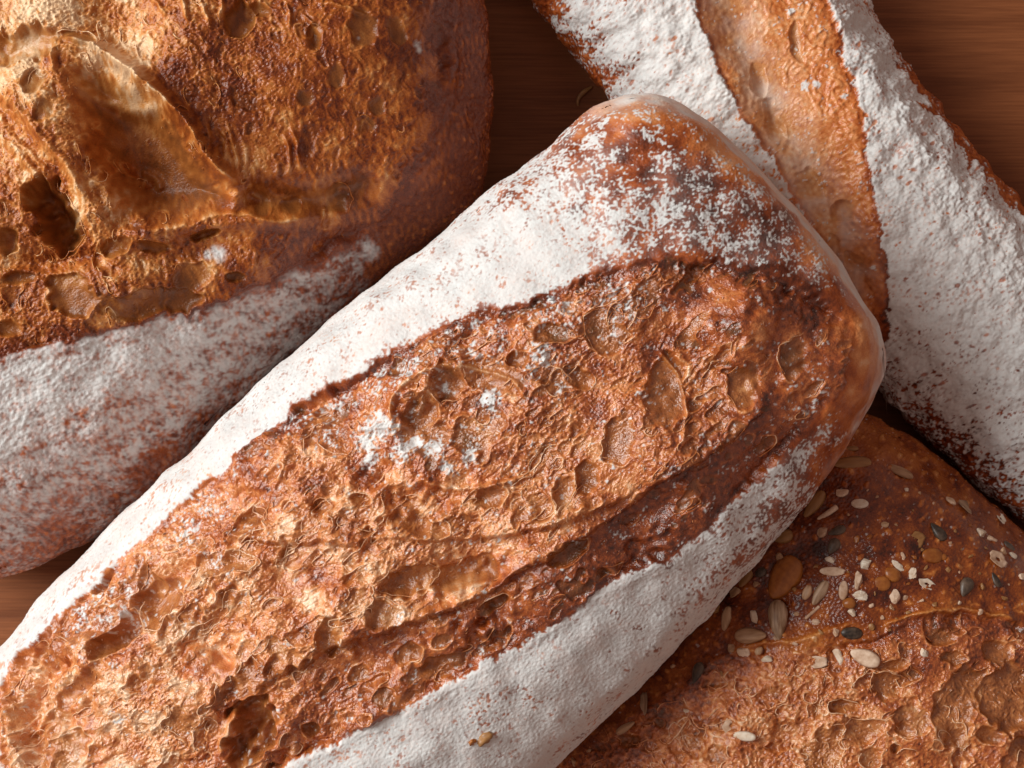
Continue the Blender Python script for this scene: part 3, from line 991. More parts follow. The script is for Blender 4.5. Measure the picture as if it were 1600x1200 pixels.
# ------------------------------------------------------------------ LOAF 2: big round loaf, upper left
def round_loaf():
    root = empty("round_loaf", (0, 0, 0), "big round dark glossy loaf with a deep burst ear and cavities, upper left", "bread loaf")
    out = [(755, 0), (765, 80), (768, 160), (764, 235), (752, 300), (728, 342), (690, 372), (640, 410), (580, 456), (500, 522), (420, 592), (352, 662),
           (290, 735), (190, 812), (100, 862), (0, 906), (-70, 914), (-140, 895), (-230, 830), (-330, 700), (-390, 520), (-400, 300), (-360, 100), (-270, -80), (-120, -220), (100, -300), (350, -310), (560, -230), (690, -110)]
    B = Body(out, 0.030, 0.001, 130 * PXM, 0.017, 0.030, 0.012, 1.85, 2.0)
    m = Relief((-200, -200, 800, 960), 121)
    X, Y = m.X, m.Y
    bl = [(-700, 640), (-200, 600), (0, 558), (60, 545), (120, 532), (200, 512), (260, 494), (330, 478), (380, 456), (440, 432), (500, 400), (555, 372), (600, 345)]
    torn = bl + [(640, 280), (690, 180), (700, 60), (690, -110), (560, -230), (100, -320), (-700, -320)]
    sd, _, _ = poly_sd_fast(spline(torn, True, 4), X + m.wx * 5, Y + m.wy * 5, 3.0)
    C = sstep(-3, 8, sd)
    C = C * 1.0
    left = sstep(470, 300, X + 0.35 * (Y - 200))                # rough left side
    smooth_right = C * (1 - left)
    m.h += 1.2 * nz(X, Y, 190, 140) * C
    m.h += 0.6 * np.exp(-((sd + 8) / 9) ** 2)
    # the big cavity with its sharp ear
    ear = [(92, 58), (150, 74), (200, 105), (250, 148), (288, 183), (308, 213), (330, 245), (352, 268), (378, 290)]
    cav = [(102, 112), (140, 90), (190, 102), (240, 140), (285, 182), (314, 225), (346, 268), (368, 298), (362, 330), (312, 350), (250, 358), (202, 348), (168, 318), (148, 272), (132, 222), (110, 165)]
    m.pool(cav, 11.0, 58, 1.0, 0.85)
    m.blob(185, 140, 48, 24, R(25), 4.2)                                   # folded membrane under the ear
    m.ridge([(108, 118), (150, 150), (200, 168), (250, 172)], 2.0, 9, rim=.4)
    m.blob(225, 285, 52, 34, R(35), -3.6)                                  # deepest part of the hollow
    m.ridge([(146, 230), (160, 285), (196, 330), (240, 352)], 2.4, 11, rim=.3)
    m.ridge([(205, 262), (232, 276), (246, 300)], 1.1, 7, rim=.3); m.ridge([(275, 215), (300, 260), (330, 300)], 1.0, 8)
    for x_, y0_, y1_, a_, w_ in [(352, 190, 268, .9, 3.4), (362, 232, 284, .6, 2.6), (381, 205, 275, .5, 4.0), (398, 250, 296, .8, 2.6), (431, 228, 292, .45, 3.6), (449, 200, 283, .9, 2.8), (492, 262, 306, .5, 3.2), (545, 240, 300, .4, 4.0)]:
        m.ridge([(x_ - 9, y0_), (x_ + 2, (y0_ + y1_) / 2), (x_ - 1, y1_)], a_, w_, 0.35, rim=.5)   # strands stretched to the right of the hollow
    m.ridge([(10, 150), (60, 200), (110, 262), (140, 318)], 1.6, 6, rim=.5); m.ridge([(-20, 165), (35, 225), (88, 280)], 1.4, 6, rim=.5)
    m.ridge(ear, 6.0, 13, 0.1); m.ridge(ear, 1.6, 4, 0.1, rim=.95)
    m.ridge([(92, 58), (88, 90), (92, 120)], 1.6, 5, rim=.7)
    # wall between cavity and hole
    m.ridge([(-20, 110), (40, 150), (90, 215), (130, 270), (155, 325), (190, 362)], 4.6, 34)
    m.ridge([(-60, 180), (0, 205), (40, 250), (72, 286), (100, 330), (128, 368)], 2.6, 8, rim=.7)
    m.bubble(m.big, 82, 335, 36, 68, R(-24), 13.0, 0.6, 1.0, 0.2)
    m.bubble(m.big, 40, 70, 70, 28, R(-10), 4.0, 0.4, 1.0, 0.3)
    m.bubble(m.big, 12, 375, 20, 22, 0, 4.0, 0.5, 1.0, 0.3)
    m.groove([(165, 200), (150, 260), (165, 310), (215, 345)], 2.5, 16)
    # lower lip of the cavity and the hollow to the right of it
    m.ridge([(170, 372), (240, 366), (310, 352), (380, 344), (460, 340), (520, 338)], 2.2, 13); m.ridge([(170, 360), (240, 358), (310, 346), (360, 330), (420, 342), (500, 340)], .8, 3, rim=.7)
    m.groove([(365, 305), (430, 312), (500, 316), (560, 300), (590, 270)], 4.6, 26, cell=.8)
    m.groove([(-50, 400), (60, 410), (150, 400), (180, 385)], 2.6, 14)
    m.groove([(180, 395), (260, 400), (360, 385)], 1.2, 16)
    m.ridge([(150, 480), (250, 440), (350, 420), (430, 390)], 1.6, 28)
    # stretched fan from the top
    for x0, y0, x1, y1 in [(232, -10, 262, 30), (278, -10, 296, 40), (308, -5, 330, 52), (345, -10, 342, 40), (445, 0, 452, 45), (470, 20, 505, 60), (490, 0, 585, 30), (470, 270, 450, 190), (372, 270, 352, 190), (330, 240, 318, 175)]:
        m.ridge([(x0, y0), ((x0 + x1) / 2 + 3, (y0 + y1) / 2), (x1, y1)], 1.0, 3, 0.25, rim=.7)
    L = m.big
    for a in [(375, 25, 22, 30, 10, 3.2), (405, 12, 20, 14, 0, 2.4), (490, 58, 12, 22, 8, 2.6), (565, 45, 24, 34, -15, 1.6), (620, 50, 18, 30, -20, 1.2), (525, 120, 14, 20, 0, 1.4),
              (478, 152, 14, 12, 0, 1.4), (590, 165, 16, 12, 0, 1.4), (575, 195, 16, 14, 0, 1.4), (410, 320, 14, 20, 0, 1.8), (455, 325, 20, 14, 0, 1.8), (530, 315, 20, 26, 10, 1.6),
              (205, 475, 60, 24, -4, 3.2), (268, 468, 44, 20, -8, 2.4), (112, 462, 44, 28, 30, 3.0), (300, 430, 34, 20, -20, 1.8), (368, 430, 16, 8, 0, 1.5), (30, 435, 28, 12, 0, 2.5),
              (180, 385, 24, 14, -10, 3), (320, 368, 26, 9, -20, 2.6), (240, 385, 26, 10, 10, 1.8), (10, 515, 22, 12, 0, 2), (60, 130, 18, 22, 30, 1.6), (80, 180, 16, 20, 30, 1.4), (120, 60, 30, 16, 20, 2)]:
        m.bubble(L, a[0], a[1], a[2], a[3], R(a[4]), a[5] * (0.95 if a[0] < 400 or a[1] < 70 else 0.5), 0.7 if a[0] < 400 else .35, 1.0, 0.25, 0.38 if a[0] < 400 else 0.8)
    rough = C * left * (1 - 0.9 * np.clip(m.cell, 0, 1))
    calm = smooth_right * (1 - 0.6 * np.clip(m.cell, 0, 1))
    m.foam(m.mid, rough * 0.6, 500, 8, 24, 0.38, 151, 0.6, 0.6, 2.0, R(50), .6)
    m.foam(m.mid, calm * 0.3, 400, 7, 16, 0.16, 154, 0.15, 0.3, 2.0, R(80), .4)
    m.foam(m.small, rough * 0.8 + calm * 0.05, 6000, 2.8, 9, 0.32, 152, 0.7, 0.4, 2.2, R(70), .6)
    m.fibres(rough, 14, 0.42, R(52), 3.6, 161)
    m.fibres(rough, 7, 0.2, R(40), 3.0, 162)
    m.fibres(calm, 17, 0.30, R(86), 4.4, 163); m.fibres(calm, 9, 0.16, R(80), 3.6, 164)
    m.h += (rough * 0.08 + calm * 0.04 + 0.03) * nz(X, Y, 4.5, 165)
    m.C = C
    m.finish()
    m.wisp = np.clip(rough + calm * 0.12, 0, 1) * sstep(3, 12, sd)
    ix, iy = B.ix, B.iy
    U, V = B.U, B.V
    disp = m.sample(m.total, ix, iy); Cv = m.sample(C, ix, iy); sdv = m.sample(sd, ix, iy); rim = m.sample(m.rim, ix, iy); cell = m.sample(m.cell, ix, iy); calm_v = m.sample(calm, ix, iy)
    out_of_map = sstep(-200, -150, ix) * sstep(-200, -150, iy)
    disp = disp * out_of_map; cell = cell * out_of_map; rim = rim * out_of_map
    bakes = [(600, 150, .54), (650, 240, .55), (745, 200, .74), (735, 300, .80), (680, 330, .74), (500, 150, .58), (450, 250, .50), (330, 100, .64), (270, 120, .74), (300, 165, .84), (335, 230, .6), (360, 255, .42),  # dark points behind the ear put its cast shadow into the bake
             (200, 250, .60), (230, 300, .58), (170, 200, .6), (280, 300, .55), (100, 100, .42), (40, 70, .06), (20, 90, .12), (60, 55, .08), (190, 112, .02), (215, 128, .05), (165, 100, .12), (235, 150, .2), (152, 285, .22), (165, 315, .25), (50, 200, .40), (130, 260, .55), (80, 340, .55), (250, 430, .52), (150, 450, .54), (450, 380, .64), (300, 480, .66), (100, 520, .64),  # light points at the hollow's lower left put its pale gloss into the colour
             (300, 700, .62), (150, 800, .66), (420, 300, .45), (520, 300, .55), (560, 60, .54), (740, 50, .70), (620, 360, .68), (540, 400, .66), (20, 400, .5), (170, 90, .25), (220, 120, .25), (480, 500, .66), (420, 40, .54), (350, 420, .5)]
    bake = scatter_fast(bakes, ix, iy, 60)
    bake = bake + 0.06 * sstep(200, 420, ix) + 0.03
    bake = bake + 0.085 * fbm(U, V, 70, 170, 4) * (0.4 + Cv) - 0.42 * rim + 0.07 * nz(U, V, 9, 171, R(80), 2.0) + 0.22 * np.exp(-((sdv - 4) / 10) ** 2)
    bake = np.minimum(bake, 0.80)
    spots = sstep(1.5, 2.2, nz(U, V, 15, 175)) * (1 - Cv * 0.7)
    bake = bake - 0.22 * spots * sstep(520, 640, ix)
    dens = scatter_fast([(50, 600, .80), (150, 555, .78), (250, 530, .72), (350, 500, .60), (450, 452, .52), (540, 410, .42), (580, 365, .24), (300, 600, .58), (400, 560, .50), (500, 500, .38), (200, 680, .50), (100, 720, .55),
                    (0, 650, .80), (0, 800, .50), (150, 785, .34), (250, 740, .22), (350, 660, .30), (0, 880, .30), (100, 845, .22), (620, 360, -.1), (640, 400, -.05), (600, 430, .1), (680, 330, -.2), (740, 200, -.3), (740, 0, -.3), (560, 460, .28)], ix, iy, 70)
    dens = dens * (1 - Cv) - 0.4 * Cv
    dens = dens - 0.25 * np.exp(-((sdv + 3) / 8) ** 2) * (1 - Cv)
    clump = np.zeros_like(ix)
    for (cx, cy, r, v) in [(340, 398, 12, 1.0), (326, 400, 8, .9), (652, 68, 7, .95), (656, 78, 5, .9), (572, 390, 22, .62), (560, 60, 4, .5)]:
        clump = np.maximum(clump, v * np.exp(-((ix - cx) ** 2 + (iy - cy) ** 2) / (r * r)))
    dens = np.maximum(dens, clump)
    ddir = R(-20)
    n = grain_field(B, 180)[0] * 0.75 + 0.3 * nz(U, V, 11, 181, ddir, 1.7) + 0.35 * nz(U, V, 30, 182, ddir, 1.6)
    flour = sstep(-1.8, 1.5, n * 0.9 + (dens - 0.5) * 3.6) * np.clip(0.45 + 0.55 * dens, 0, 0.95) * sstep(0.08, 0.4, dens)
    disp = disp + flour * (0.05 + 0.025 * n) + (1 - Cv) * (0.35 * fbm(U, V, 90, 192, 2) + 0.07 * nz(U, V, 10, 193) + 0.04 * nz(U, V, 5, 194)) + 0.15 * spots
    P = B.displaced(disp)
    gloss = np.clip(0.25 + 0.4 * calm_v + 0.2 * cell + 0.3 * sstep(640, 720, ix), 0, 1)
    ch = np.stack([flour, np.clip(bake, 0, 1), cell * Cv, gloss], -1)
    region, names = clean_regions(np.where(Cv > 0.5, 1, np.where(dens > 0.25, 2, 0)), B, {0: "crust", 1: "torn_crumb", 2: "flour_band"})
    parts = grid_parts(P, B.valid, ch, region, names, {"crust": M_dark, "torn_crumb": M_dark, "flour_band": M_crust}, root)
    label(parts, {1: "burst glossy crumb with a smooth cavity and stretched strands", 2: "mottled pinkish flour along the lower flank", 0: "smooth dark reddish crust"})
    return Loaf(root, B, P, ch, parts, m)


# ------------------------------------------------------------------ LOAF 3: slim floured loaf, upper right
def slim_loaf():
    root = empty("slim_loaf", (0, 0, 0), "slim thickly floured loaf with an orange split along its top, upper right", "bread loaf")
    out = [(828, -4), (885, 68), (950, 150), (1060, 275), (1200, 425), (1330, 560), (1420, 655), (1500, 735), (1600, 815), (1720, 910), (1860, 1000), (1980, 1040), (2080, 1010),
           (2120, 920), (2080, 820), (1960, 690), (1780, 510), (1690, 415), (1600, 322), (1545, 262), (1480, 183), (1400, 80), (1350, 0), (1290, -90), (1180, -230), (1050, -320), (900, -340), (790, -280), (745, -180), (770, -90)]
    B = Body(out, 0.017, 0.001, 100 * PXM, 0.013, 0.011, 0.008, 1.85, 2.0)
    m = Relief((740, -140, 1720, 960), 221)
    X, Y = m.X, m.Y
    split = [(1060, -140), (1072, -40), (1086, 10), (1104, 60), (1130, 120), (1160, 185), (1198, 235), (1245, 312), (1280, 372), (1320, 450), (1350, 520), (1372, 552), (1388, 520), (1388, 460),
             (1382, 390), (1370, 325), (1360, 262), (1352, 200), (1343, 140), (1326, 104), (1312, 50), (1294, 0), (1270, -60), (1230, -140)]
    jag = nz(X, Y, 40, 231) * 2.4 + nz(X, Y, 11, 232) * 1.3
    sd, _, _ = poly_sd_fast(spline(split, True, 4), X + jag, Y + nz(X, Y, 40, 233) * 2, 3.0)
    C = sstep(-1.5, 2.5, sd)
    m.h += -3.2 * C * sstep(0, 60, sd) - 0.9 * C
    m.h += C * 0.5 * nz(X, Y, 120, 240)
    # smooth hollow running down the left half of the split
    hol = [(1130, -60), (1150, 40), (1185, 110), (1215, 190), (1250, 265), (1295, 350), (1330, 430)]
    hd_, _, _ = line_sd(spline(hol), X, Y)
    hollow = C * np.exp(-(hd_ / 42) ** 2)
    m.h -= 1.6 * hollow
    L = m.big
    for a in [(1212, 188, 17, 40, -15, 1.8), (1188, 120, 14, 30, -15, 1.4), (1318, 328, 20, 20, 0, 2.0), (1330, 340, 5, 4, 0, 1.6), (1335, 412, 20, 14, 20, 1.6), (1268, 290, 22, 30, -20, 1.2), (1250, 60, 12, 34, -12, 1.2), (1300, 385, 12, 20, 0, 1.0)]:
        m.bubble(L, a[0], a[1], a[2], a[3], R(a[4]), a[5], 0.25, 1.0, 0.25)
    gold = C * (1 - hollow)
    m.fibres(gold, 22, 0.30, R(65), 3.2, 261); m.fibres(gold, 9, 0.09, R(65), 2.4, 262)
    m.foam(m.small, gold * 0.3, 2200, 3, 8, 0.25, 252, 0.25, 0.2, 1.8, R(70), .5)
    m.foam(m.small, hollow * 0.10, 2500, 3, 10, 0.3, 253, 0.1, 0.3, 1.8, R(70), .5)
    m.C = C
    m.finish()
    ix, iy = B.ix, B.iy
    U, V = B.U, B.V
    ok = sstep(745, 790, ix) * sstep(-140, -120, iy) * sstep(1715, 1690, ix) * sstep(955, 930, iy)
    disp = m.sample(m.total, ix, iy) * ok; Cv = m.sample(C, ix, iy); sdv = m.sample(sd, ix, iy); rim = m.sample(m.rim, ix, iy) * ok; cell = m.sample(m.cell, ix, iy) * ok
    hol_v = m.sample(hollow, ix, iy)
    right = sstep(-20, 20, 0.78 * (ix - 1190) - 0.62 * (iy - 0) - 10)   # right of the axis
    dens = scatter_fast([(900, 30, .85), (960, 60, 1.05), (1030, 60, 1.1), (1080, 130, 1.1), (1000, 130, .95), (930, 70, .62), (960, 120, .55), (870, 30, .45), (880, 70, .1), (930, 128, .05), (850, 15, .05), (900, 80, .25), (1030, 170, .85), (1080, 190, .85), (1150, 250, .8), (1220, 320, .62), (1260, 370, .5),
                    (1330, 30, 1.1), (1400, 150, 1.1), (1450, 300, 1.05), (1500, 400, 1.1), (1450, 500, .95), (1550, 600, .98), (1400, 400, 1.0), (1425, 570, .85), (1480, 640, .9), (1550, 680, .85), (1590, 760, .6), (1430, 625, .55), (1455, 665, .30), (1490, 705, .28), (1540, 745, .38),
                    (1580, 790, .3), (1600, 690, .9), (1380, 60, 1.05), (1430, 135, .95), (1490, 225, .85), (1550, 305, .8), (1600, 400, 1.0), (1350, 20, 1.05), (1520, 520, 1.05), (1800, 800, .9), (1900, 850, .9), (1000, -200, 1), (1200, -150, 1)], ix, iy, 60)
    strip = sstep(84, 52, B.edge + 10 * nz(U, V, 30, 289)) * (0.35 + 0.65 * sstep(60, 140, iy)) * right
    dens = dens - 1.2 * strip
    dens = dens * (1 - Cv) - 0.5 * Cv
    spk = np.zeros_like(ix)
    for (cx, cy, r, v) in [(1262, 132, 8, .95), (1280, 128, 8, .8), (1240, 12, 7, .7), (1365, 420, 6, .6), (1320, 150, 8, .5)]:
        spk = np.maximum(spk, v * np.exp(-((ix - cx) ** 2 + (iy - cy) ** 2) / (r * r)))
    dens = np.maximum(dens, spk)
    n, wn = grain_field(B, 280)
    flour = sstep(-0.35, 0.35, n * 0.9 + (dens - 0.47) * 3.4)
    pits = sstep(1.55, 2.1, nz(U, V, 13, 285, R(-35), 1.6)) * sstep(0.2, 1.0, nz(U, V, 70, 286) + 0.6)
    flour = flour * (1 - 0.8 * pits * (1 - Cv))
    flour = flour * (0.93 - 0.14 * sstep(-0.2, 1.2, wn)) * (1 - 0.55 * sstep(1.0, 2.0, nz(U, V, 8, 283) * 0.7 + 0.5 * wn + 0.4 * nz(U, V, 60, 284)))
    lump = np.clip(0.9 + 0.40 * n + 0.35 * nz(U, V, 11, 287), 0, 3)
    thick = flour * lump * np.where(right > 0.5, 0.32, 0.18) * (0.3 + 0.7 * sstep(-0.8, 1.2, nz(U, V, 80, 288)))
    bakes = [(1110, 40, .42), (1150, 100, .36), (1180, 180, .32), (1240, 250, .3), (1290, 340, .34), (1340, 450, .5), (1240, 60, .42), (1300, 100, .46), (1300, 200, .44), (1330, 270, .5), (1340, 350, .54), (1370, 440, .6), (1380, 530, .72), (1200, 20, .4),
             (880, 60, .62), (940, 130, .66), (1440, 650, .72), (1520, 740, .76), (1500, 240, .58), (1580, 310, .56), (1400, 90, .6), (1480, 690, .8), (1000, 150, .6), (1600, 800, .7)]
    bake = scatter_fast(bakes, ix, iy, 60) - 0.12 * Cv + 0.05 * fbm(U, V, 55, 270, 3) - 0.2 * rim + 0.06 * nz(U, V, 9, 271) + 0.22 * np.exp(-((sdv - 4) / 8) ** 2) * right * Cv + 0.25 * np.exp(-((sdv - 3) / 6) ** 2) * (1 - right)
    film = hol_v * np.clip(0.16 + 0.12 * fbm(U, V, 60, 275, 3), 0, .4)
    ground = disp + thick + (1 - Cv) * (0.4 * fbm(U, V, 60, 292, 3) + 0.06 * nz(U, V, 6, 293)) + Cv * 0.025 * nz(U, V, 4.5, 294)
    P = B.displaced(ground)
    gloss = np.clip(0.3 + 0.6 * Cv, 0, 1)
    ch = np.stack([np.maximum(flour, film), np.clip(bake, 0, 1), np.clip(cell + hol_v * .8, 0, 1) * Cv, gloss], -1)
    rg_ = np.where(Cv > 0.5, 1, np.where(dens > 0.3, np.where(right > 0.5, 3, 2), 0))
    region, names = clean_regions(rg_, B, {0: "crust", 1: "split", 2: "flour_band", 3: "flour_band"})
    parts = grid_parts(P, B.valid, ch, region, names, {"crust": M_crust, "split": M_split, "flour_band": M_crust}, root)
    label(parts, {1: "smooth orange split with greyish dents", 2: "white flour left of the split", 3: "thick crumbly flour cake right of the split", 0: "bare brown crust at the foot"})
    return Loaf(root, B, P, ch, parts, m)


# ------------------------------------------------------------------ LOAF 4: seeded loaf, lower right
def seeded_loaf():
    root = empty("seeded_loaf", (0, 0, 0), "dark glossy loaf sprinkled with seeds, lower right under the long loaf", "bread loaf")
    out = [(1300, 640), (1352, 648), (1400, 670), (1450, 702), (1500, 742), (1550, 786), (1600, 832), (1680, 920), (1740, 1040), (1760, 1180), (1730, 1330), (1620, 1450), (1450, 1520),
           (1250, 1520), (1080, 1450), (960, 1350), (890, 1260), (858, 1180), (880, 1120), (960, 1030), (1040, 920), (1110, 815), (1170, 715), (1235, 655)]
    B = Body(out, 0.024, 0.001, 95 * PXM, 0.014, 0.023, 0.010, 1.6, 2.0)
    m = Relief((840, 630, 1700, 1320), 321)
    X, Y = m.X, m.Y
    torn = [(870, 1230), (905, 1175), (950, 1135), (1010, 1105), (1060, 1068), (1110, 1035), (1170, 1018), (1240, 1012), (1300, 1006), (1370, 990), (1420, 966), (1480, 955), (1540, 956), (1600, 974), (1680, 1010),
            (1740, 1100), (1740, 1250), (1600, 1400), (1300, 1450), (1000, 1380)]
    sd, _, _ = poly_sd_fast(spline(torn, True, 4), X + m.wx * 8 + nz(X, Y, 18, 331) * 3, Y + m.wy * 8 + nz(X, Y, 18, 332) * 3, 3.0)
    C = sstep(-12, 22, sd)
    m.h += C * 0.8 * nz(X, Y, 130, 340)
    m.h += 0.3 * (1 - C) * nz(X, Y, 80, 341)
    m.step_line([(1250, 1012), (1330, 1003), (1395, 985), (1430, 966), (1490, 955), (1550, 958), (1620, 980)], -1.6, 8, 40, -1 if line_sd(spline([(1250, 1012), (1620, 980)]), X[-2:, -2:], Y[-2:, -2:])[1][0, 0] < 0 else 1)
    m.ridge([(1370, 985), (1420, 962), (1480, 954), (1540, 956), (1600, 975)], .9, 3, rim=.8)
    m.ridge([(1100, 1040), (1170, 1010), (1240, 1000), (1300, 985), (1350, 968)], .6, 3.5, rim=.5)
    L = m.big
    for a in [(1575, 1090, 46, 64, 10, 3.6), (1515, 1075, 34, 36, 30, 2.4), (1488, 1120, 30, 56, -12, 2.6), (1290, 1178, 32, 48, 8, 3.0), (1320, 1106, 24, 13, -5, 2.6), (1388, 1072, 30, 22, 0, 2.4),
              (1472, 996, 26, 14, 5, 1.8), (1425, 1125, 34, 26, 0, 1.6), (1412, 1140, 16, 16, 0, 2.2), (1348, 1140, 34, 22, -15, 1.8), (1472, 1112, 12, 14, 0, 2), (1420, 1060, 20, 14, 0, 1.6), (1560, 1020, 26, 18, 20, 1.6),
              (1490, 1030, 22, 12, 0, 1.4), (1390, 1040, 34, 9, -10, 1.6), (1276, 1110, 8, 14, 0, 1.6), (1360, 1185, 20, 16, 0, 1.4), (1210, 1080, 14, 10, 0, 1.4), (1080, 1160, 18, 12, 0, 1.8), (980, 1155, 20, 10, -5, 2.2), (1400, 1170, 8, 8, 0, 1.6),
              (1600, 1170, 26, 18, 0, 2), (1545, 1150, 22, 12, 30, 1.8), (1120, 1180, 20, 14, 0, 1.6), (1030, 1130, 10, 8, 0, 1.4), (1240, 1140, 16, 10, 0, 1.4), (1130, 1135, 24, 14, 0, 1.4)]:
        m.bubble(L, a[0], a[1], a[2], a[3], R(a[4]), a[5] * 0.95, 0.9, 1.0, 0.25)
    right = sstep(1250, 1420, X)
    rough = C * (1 - 0.75 * right)
    m.foam(m.mid, C * (0.7 - 0.35 * right), 420, 8, 26, 0.5, 351, 0.9, 0.7, 1.7)
    m.foam(m.small, rough * 0.9, 5000, 2.8, 9, 0.32, 352, 0.7, 0.5, 1.8)
    m.fibres(rough, 13, 0.3, R(60), 3.0, 361); m.fibres(rough, 7, 0.18, R(120), 2.6, 362)
    m.fibres(C * right, 18, 0.16, R(85), 4.0, 363)
    m.h += C * 0.08 * rough * nz(X, Y, 4.5, 364)
    m.wisp = C * (1 - 0.6 * right) * (1 - 0.8 * np.clip(m.cell, 0, 1))
    # bran and grain just under the skin
    skin = (1 - C)
    m.h += skin * 0.30 * sstep(1.2, 2.2, nz(X, Y, 17, 366)) + skin * 0.16 * sstep(1.1, 2.0, nz(X, Y, 9, 367))
    m.C = C
    m.finish()
    ix, iy = B.ix, B.iy
    U, V = B.U, B.V
    ok = sstep(840, 870, ix) * sstep(1690, 1660, ix) * sstep(1315, 1290, iy)
    disp = m.sample(m.total, ix, iy) * ok; Cv = m.sample(C, ix, iy); rim = m.sample(m.rim, ix, iy) * ok; cell = m.sample(m.cell, ix, iy) * ok; sdv = m.sample(sd, ix, iy)
    bakes = [(1350, 685, .46), (1420, 710, .52), (1300, 760, .76), (1250, 850, .80), (1450, 850, .74), (1550, 860, .66), (1500, 760, .58), (1400, 780, .74), (1200, 950, .76), (1100, 1030, .70), (1000, 1120, .62), (1350, 930, .76), (1250, 1050, .40), (1400, 1050, .46),
             (1550, 1050, .48), (1450, 1150, .36), (1200, 1150, .36), (1060, 1180, .42), (940, 1190, .6), (1320, 1150, .34), (1560, 930, .66), (1590, 840, .55), (1500, 1000, .56), (1150, 1080, .44)]
    bake = scatter_fast(bakes, ix, iy, 60) + 0.05 + 0.05 * Cv + 0.07 * fbm(U, V, 50, 370, 4) - 0.42 * rim + Cv * 0.07 * nz(U, V, 9, 371)
    sp1 = sstep(1.1, 2.1, nz(ix, iy, 17, 366)); sp2 = sstep(1.1, 2.0, nz(ix, iy, 9, 367))
    bake = bake - (1 - Cv) * (0.28 * sp1 + 0.20 * sp2)
    dust = sstep(2.3, 2.8, nz(U, V, 9, 380)) * 0.5 * (1 - Cv)
    disp = disp + 0.05 * nz(U, V, 5, 394) + 0.3 * fbm(U, V, 70, 395, 2)
    P = B.displaced(disp)
    gloss = np.clip(0.75 * (1 - Cv) + 0.55 * Cv + .3 * cell, 0, 1)
    ch = np.stack([dust, np.clip(bake, 0, 1), cell * Cv, gloss], -1)
    region, names = clean_regions(np.where(sdv > 4, 1, 0), B, {0: "crust", 1: "torn_crumb"})
    parts = grid_parts(P, B.valid, ch, region, names, {"crust": M_seeded, "torn_crumb": M_crumb}, root)
    label(parts, {0: "smooth dark crust carrying the seeds", 1: "open orange crumb with large glassy holes"})
    return Loaf(root, B, P, ch, parts, m)


LONG = long_loaf()
ROUND = round_loaf()
SLIM = slim_loaf()
SEEDED = seeded_loaf()
strands(LONG, 1, 901, 1400, LONG.relief.wisp, R(100), 0.55, wisp_len=(3.5, 11))
strands(ROUND, 1, 902, 500, ROUND.relief.wisp, R(60), 0.3, wisp_len=(3.5, 12), bake_shift=-.25)
strands(SEEDED, 1, 903, 260, SEEDED.relief.wisp, R(80), 0.6, wisp_len=(3.5, 11))


# ------------------------------------------------------------------ seeds on the seeded loaf
def seed_material(name, c0, c1, rough=0.5, stripe=0.0, spec=0.5):
    m, nt, b = nodes_of(name)
    tc = N_(nt, "ShaderNodeTexCoord")
    oi = N_(nt, "ShaderNodeObjectInfo")
    mp = N_(nt, "ShaderNodeMapping"); mp.inputs["Scale"].default_value = (250, 1500, 700) if stripe else (700, 700, 700)
    nt.links.new(tc.outputs["Object"], mp.inputs[0])
    n = N_(nt, "ShaderNodeTexNoise"); n.inputs["Scale"].default_value = 1.0; n.inputs["Detail"].default_value = 4
    nt.links.new(mp.outputs[0], n.inputs["Vector"])
    f = math_(nt, 'ADD', math_(nt, 'MULTIPLY', math_(nt, 'SUBTRACT', n.outputs["Fac"], 0.5), 2.2), math_(nt, 'ADD', 0.25, math_(nt, 'MULTIPLY', oi.outputs["Random"], 0.5)), True)
    rp = ramp(nt, [(0.0, c0), (1.0, c1)])
    nt.links.new(f, rp.inputs[0]); nt.links.new(rp.outputs[0], b.inputs["Base Color"])
    b.inputs["Roughness"].default_value = rough
    b.inputs["Specular IOR Level"].default_value = spec
    bp = N_(nt, "ShaderNodeBump"); bp.inputs["Distance"].default_value = 0.0002; bp.inputs["Strength"].default_value = 0.5
    nt.links.new(n.outputs["Fac"], bp.inputs["Height"]); nt.links.new(bp.outputs[0], b.inputs["Normal"])
    return m


MS = {
    'sun': seed_material("sunflower_kernel", (0.32, 0.16, 0.075), (0.62, 0.38, 0.22), 0.5, 1),
    'dim': seed_material("browned_kernel", (0.26, 0.11, 0.03), (0.40, 0.19, 0.065), 0.45, 1),
    'pale': seed_material("pale_grain", (0.46, 0.26, 0.15), (0.82, 0.60, 0.44), 0.55, 0),
    'white': seed_material("white_grain", (0.62, 0.44, 0.30), (0.88, 0.79, 0.66), 0.6, 0),
    'orange': seed_material("amber_seed", (0.26, 0.068, 0.010), (0.44, 0.15, 0.028), 0.35, 0),
    'black': seed_material("black_seed", (0.014, 0.008, 0.005), (0.14, 0.09, 0.06), 0.42, 0),
    'husk': seed_material("grey_brown_husk", (0.20, 0.095, 0.04), (0.56, 0.37, 0.24), 0.5, 1),
}


